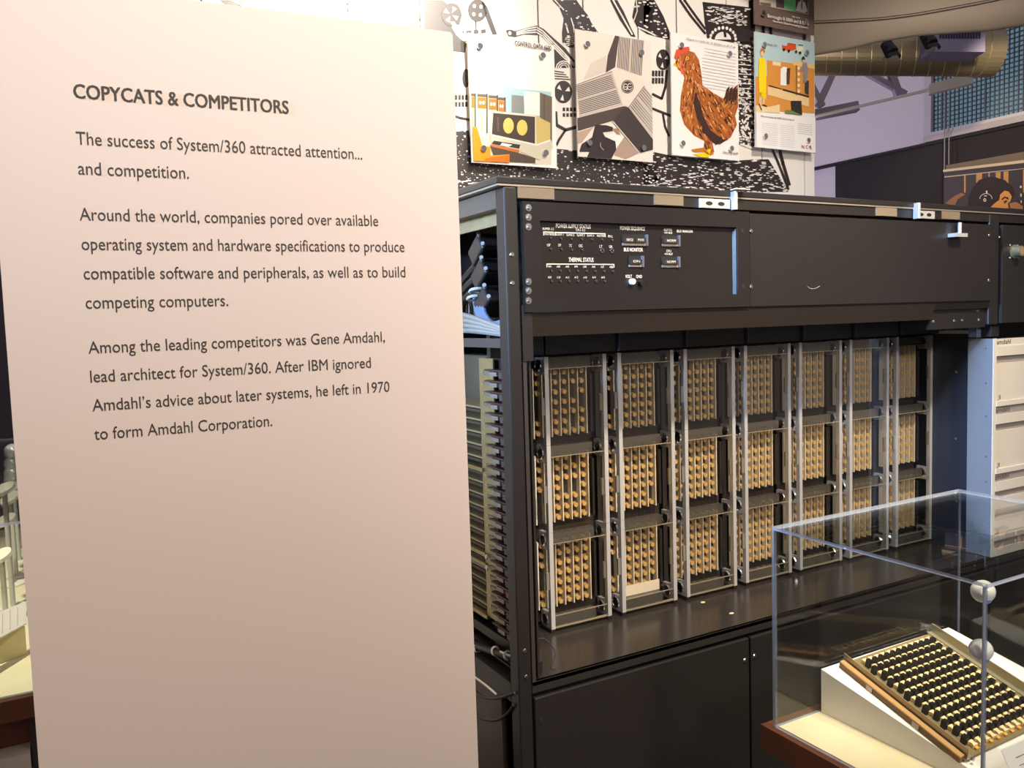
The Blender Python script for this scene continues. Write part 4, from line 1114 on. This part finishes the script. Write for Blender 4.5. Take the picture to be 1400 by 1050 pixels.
table('display_table', 'cherry wood edged stone table under the clear case in front of the cabinet', CX0, CX1, CY0, CY1, ZT, legs_right)
def acrylic_case(label, x0, x1, y0, y1, z0, z1, th=.007):
    t = thing('acrylic_case', label, 'display case', ((x0 + x1) / 2, (y0 + y1) / 2, z0))
    def pan(nm, b_, big):
        mb = MB(); mb.box(*b_)
        mb.m = [0 if i in big else 1 for i in range(6)]
        mb.build(nm, [acr, acre], t)
    pan('back_pane', (x0, x1, y1 - th, y1, z0, z1 - th), (2, 3)); pan('front_pane', (x0, x1, y0, y0 + th, z0, z1 - th), (2, 3))
    pan('side_pane', (x0, x0 + th, y0 + th, y1 - th, z0, z1 - th), (4, 5)); pan('side_pane', (x1 - th, x1, y0 + th, y1 - th, z0, z1 - th), (4, 5))
    pan('top_pane', (x0, x1, y0, y1, z1 - th, z1), (0, 1))
    return t
acrylic_case('clear acrylic case over the tilted chip board', 1.353, 2.012, .824, 1.305, ZT + .0005, 1.034)

# wedge stand
st = MB()
sx0, sx1, sy0, sy1 = 1.494, 1.96, .905, 1.294
sl_ = .2025; zs = lambda y: .687 + (y - 1.302) * sl_
st.prism([(sx0, sy0, ZT + .001), (sx0, sy1, ZT + .001), (sx0, sy1, zs(sy1)), (sx0, sy0, zs(sy0))], (sx1 - sx0, 0, 0))
bo_ = Vector((1.4875, .957, zs(.957) + .0008))
bu = Vector((1, .012, .012 * sl_)).normalized(); bv = Vector((.051, .327, .327 * sl_)) / .312; bn = Vector((0, -sl_, 1)).normalized()
tag(st.build('wedge_stand', mat('stand_white', (236, 230, 222), 0.5)), 'white wedge-shaped stand carrying the chip board inside the clear case', 'stand')
# chip board
TB = lambda p: bo_ + bu * p.x + bv * p.y + bn * p.z
cb = thing('chip_board', 'large tilted circuit board covered with rows of black finned chips', 'circuit board', bo_)
MB(TB).box(.014, .347, 0, .312, 0, .005).build('board', mat('chip_board_base', (150, 130, 94), 0.5, noise=.3, nscale=60), cb)
MB(TB).box(0, .0135, .002, .310, .0125, .0155, 1).box(.0008, .013, .002, .310, .0008, .0125).build('edge_connector', [mat('copper_shaded', (112, 76, 36), 0.4, .3), mat('copper_lit', (214, 168, 112), 0.4, .3)], cb)  # shade painted into the bar's side, light into its top strip
cc_ = MB(TB)
for y in (.095, .215): cc_.box(-.0012, 0, y, y + .016, .0, .011)
cc_.build('connector_clip', mat('clip_pink', (196, 170, 152), 0.5), cb)
rl = mat('rail_champagne', (186, 176, 150), 0.36, 0.6)
MB(TB).box(.018, .020, -.002, .316, .005, .028).box(.020, .036, -.002, .316, .005, .0075).build('side_rail', rl, cb)
MB(TB).box(.3435, .3465, -.002, .316, .005, .028).box(.33, .3435, -.002, .316, .005, .0075).build('side_rail', rl, cb)
for y in (.02, .05): MB(TB).cyl((.027, y - .03, .010), (.027, y - .025, .010), .004, 10).build('rail_screw', steel, cb)
NC, NR = 12, 12
cwid = .0213; rwid = .0226
chb = MB()
chb.box(-.0057, .0057, -.0056, .0056, .006, .0085)
for k in range(4): chb.box(-.0057 + k * .0034, -.0057 + k * .0034 + .0012, -.0056, .0056, .0085, .0235)
chb.box(-.0052, .0052, -.0012, .0012, .0085, .0225)
cm = chb.build('fin_chip', mat('chip_black', (44, 42, 44), 0.38)); cmesh = cm.data; bpy.data.objects.remove(cm)
Rm = Matrix((bu, (bv - bu * bv.dot(bu)).normalized(), bn)).transposed().to_4x4()
stuff = MB(TB); cnt = 0
for r in range(NR):
    for c in range(NC):
        x = .058 + cwid * c + (.25 * cwid if r % 2 else -.1 * cwid); y = .03 + rwid * r
        if x > .328: continue
        if cnt < 100:
            o = bpy.data.objects.new('fin_chip', cmesh); COL.objects.link(o); o.parent = cb
            o.location = bu * x + bv * y + bn * 0; o.rotation_euler = Rm.to_euler()
        else:
            for vi, v_ in enumerate(cmesh.vertices): stuff.vert((v_.co.x + x, v_.co.y + y, v_.co.z))
            base = len(stuff.v) - len(cmesh.vertices)
            for p_ in cmesh.polygons: stuff.f.append([base + q for q in p_.vertices]); stuff.m.append(0)
        cnt += 1
so_ = stuff.build('far_fin_chips', MATS['chip_black'], cb); so_['kind'] = 'stuff'
for r in range(NR + 1):
    mb = MB(TB)
    for c in range(NC):
        x = .058 + cwid * (c + .5) + (.25 * cwid if r % 2 else -.1 * cwid); y = .03 + rwid * (r - .5)
        if x > .325: continue
        w = .0078; z = .0135
        mb.prism([(x - w, y - .0068, .006), (x - w * .55, y, .006), (x - w, y + .0068, .006), (x + w, y + .0068, .006), (x + w * .55, y, .006), (x + w, y - .0068, .006)], (0, 0, z - .006))
    mb.build('socket_row', mat('socket_cream', (240, 214, 160), 0.5), cb)
fr = MB(TB)
for c in range(11):
    x = .062 + c * .0245
    fr.box(x, x + .009, .006, .017, .005, .010)
fr.build('front_contacts', mat('contact_amber', (224, 168, 80), 0.45), cb)

# information card
q = [at(1369, 1026, 1, .896), at(1404, 1010, 1, .896), at(1432, 1062, 1, .862), at(1392, 1080, 1, .862)]
ic = MB(); ic.prism(q, (0, .0015, .001))
ico = thing('information_card', 'small white caption card leaning at the front of the clear case', 'card', q[3])
ic.build('card_sheet', mat('card_white', (240, 234, 228), 0.5), ico)
for f in (.3, .5, .7):
    ln = MB(); a = q[0].lerp(q[3], f); c_ = q[1].lerp(q[2], f); ln.tube([a.lerp(c_, .35) + Vector((0, -.0004, .0004)), a.lerp(c_, .8) + Vector((0, -.0004, .0004))], .0006, 4); ln.build('text_line', ink, ico)
mz = (q[2] + q[3]) / 2
MB().prism([(mz.x - .012, mz.y + .004, ZT + .001), (mz.x + .012, mz.y + .004, ZT + .001), (mz.x + .012, mz.y + .012, ZT + .001), (mz.x - .012, mz.y + .012, ZT + .001)], (0, 0, max(.006, mz.z - ZT + .002))).build('card_foot', mat('card_white', (240, 234, 228), 0.5), ico)

# lamp rod with two white heads in the near corner of the case
rx, ry = 1.3685, .8395
lp = thing('case_lamp', 'slim rod with two white ball lamp heads in the near corner of the clear case', 'lamp', (rx, ry, ZT))
MB().cyl((rx, ry, ZT + .003), (rx, ry, 1.022), .0026, 10).build('rod', alum, lp)
MB().cyl((rx, ry, ZT + .001), (rx, ry, ZT + .005), .012, 18).build('rod_base', alum, lp)
whm = mat('lamp_white', (244, 240, 232), 0.25)
for x, y in ((1344, 806), (1341, 889)):
    c = at(x, y, 1, ry + .0155); c.z = min(c.z, 1.006)
    h = MB().sphere(c, .0195, 24, 16, sc=(1.05, 1.0, 1.0)).build('lamp_head', whm, lp, smooth=True)
    MB().cyl(c + Vector((-.007, -.0125, -.012)), c + Vector((-.008, -.0145, -.0135)), .0055, 14).build('lens', mat('lens_blue', (150, 180, 230), 0.1), h)
    MB().cyl((rx, ry, c.z), (c.x, c.y, c.z), .0022, 8).build('clamp', alum, h)

# ------------------------------------------------------------------ far left display table
def legs_left(t, zb):
    MB().box(-1.2, -.106, 2.50, 4.2, .03, zb - .001).build('pedestal', mat('red_wood_panel', (128, 66, 50), 0.45, noise=.25, nscale=10), t)
    MB().box(-.104, -.03, 2.45, 2.50, 0, zb - .001).build('leg', mat('grey_post', (74, 70, 68), 0.4, .3), t)
    MB().box(-1.22, -.106, 2.50, 4.25, 0, .0295).build('base_plate', black2, t)
table('long_display_table', 'long stone topped table with a dark wood edge half hidden behind the text panel', -1.5, .06, 2.415, 4.62, ZT, legs_left)
acrylic_case('long clear case on the table half hidden behind the text panel', -1.47, .03, 2.445, 4.46, ZT + .0005, 1.03)
dsc = mat('paddle_white', (216, 210, 190), 0.45)
PG = 'small white discs on rods in the long case'
for k, (x, y, yb, tl, lab) in enumerate(((6, 671, 832, .5, 'white oval disc on a rod, nearest the left edge of the photo'), (14.5, 683, 788, -.3, 'white oval disc on a thin rod, lowest of the pair beside the shiny balls'), (19, 669, 768, -.2, 'white oval disc on a thin rod, touching the text panel edge'), (9, 713, 800, .5, 'long narrow white disc on a rod below the other discs'), (2, 762, 850, .4, 'large white disc low on a rod at the left photo edge'))):
    p = at(x, yb, 2, ZT + .002)
    if p.y > 4.3: p = at(x, yb, 1, 4.2)
    hz = at(x, y, 1, p.y)
    t = thing('disc_stand', lab, 'display stand', (hz.x, p.y, ZT + .001), PG)
    MB().cyl((hz.x, p.y, ZT + .001), (hz.x, p.y, ZT + .006), .045, 20).build('foot', dsc, t)
    MB().cyl((hz.x, p.y, ZT + .006), (hz.x, p.y, hz.z), .008, 10).build('rod', mat('rod_grey', (186, 184, 176), 0.4, .3), t)
    dd = Vector((-.35, -.25, .75 + tl * .2)).normalized()
    MB().cyl(hz, hz + dd * .012, .036, 24).build('disc', dsc, t)
bt = thing('ball_lamp', 'rod of shiny chrome ball lamp heads beside the text panel edge', 'lamp', (at(17, 640, 1, 4.15).x, 4.15, ZT))
bx_ = at(17.5, 640, 1, 4.15).x
MB().cyl((bx_, 4.15, ZT + .001), (bx_, 4.15, .97), .008, 10).build('rod', alum, bt)
for y in (617, 634, 647, 656):
    c = at(17.5, y, 1, 4.11); c.y = 4.108
    h = MB().sphere(c, .034, 20, 12).build('lamp_head', mat('bright_ball', (236, 236, 232), 0.18, 0.5), bt, smooth=True)
    MB().cyl((bx_, 4.15, c.z), c, .006, 8).build('clamp', alum, h)
# caption sheet and its block
q = [at(-40, 893, 1, 2.56), at(36, 852, 1, 2.75), at(36, 822, 1, 2.81), at(-40, 852, 1, 2.63)]
q[0].z = max(q[0].z, .590); q[3].z = max(q[3].z, q[0].z + .04)
cs = thing('caption_sheet', 'white caption sheet tilted on a stone block on the long table', 'card', q[1])
MB().prism(q, (0, .002, -.004)).build('sheet', mat('sheet_white', (232, 222, 210), 0.55), cs)
for k in range(6):
    f = .12 + k * .14; a = q[0].lerp(q[1], f); c_ = q[3].lerp(q[2], f); up = Vector((0, -.0006, .0012))
    lm = MB(); lm.tube([a.lerp(c_, .12) + up, a.lerp(c_, .9) + up], .0014, 4); lm.build('text_line', mat('grey_ink', (176, 160, 150), 0.6), cs)
w0 = at(33, 868, 2, ZT + .002)
MB().prism([(q[1].x - .10, q[1].y - .06, ZT + .001), (q[1].x - .004, q[1].y - .004, ZT + .001), (q[1].x - .03, q[1].y + .04, ZT + .001), (q[1].x - .13, q[1].y + .0, ZT + .001)], (0, 0, max(.004, q[1].z - ZT - .008))).build('block', mat('block_stone', (206, 190, 140), 0.5), cs)
# white low sill below
tag(MB().box(-.9, -.107, 2.43, 2.498, 0.0, .43).build('floor_plinth', mat('plinth_cream', (226, 210, 190), 0.6)), 'low cream plinth under the front of the long stone table', 'plinth')
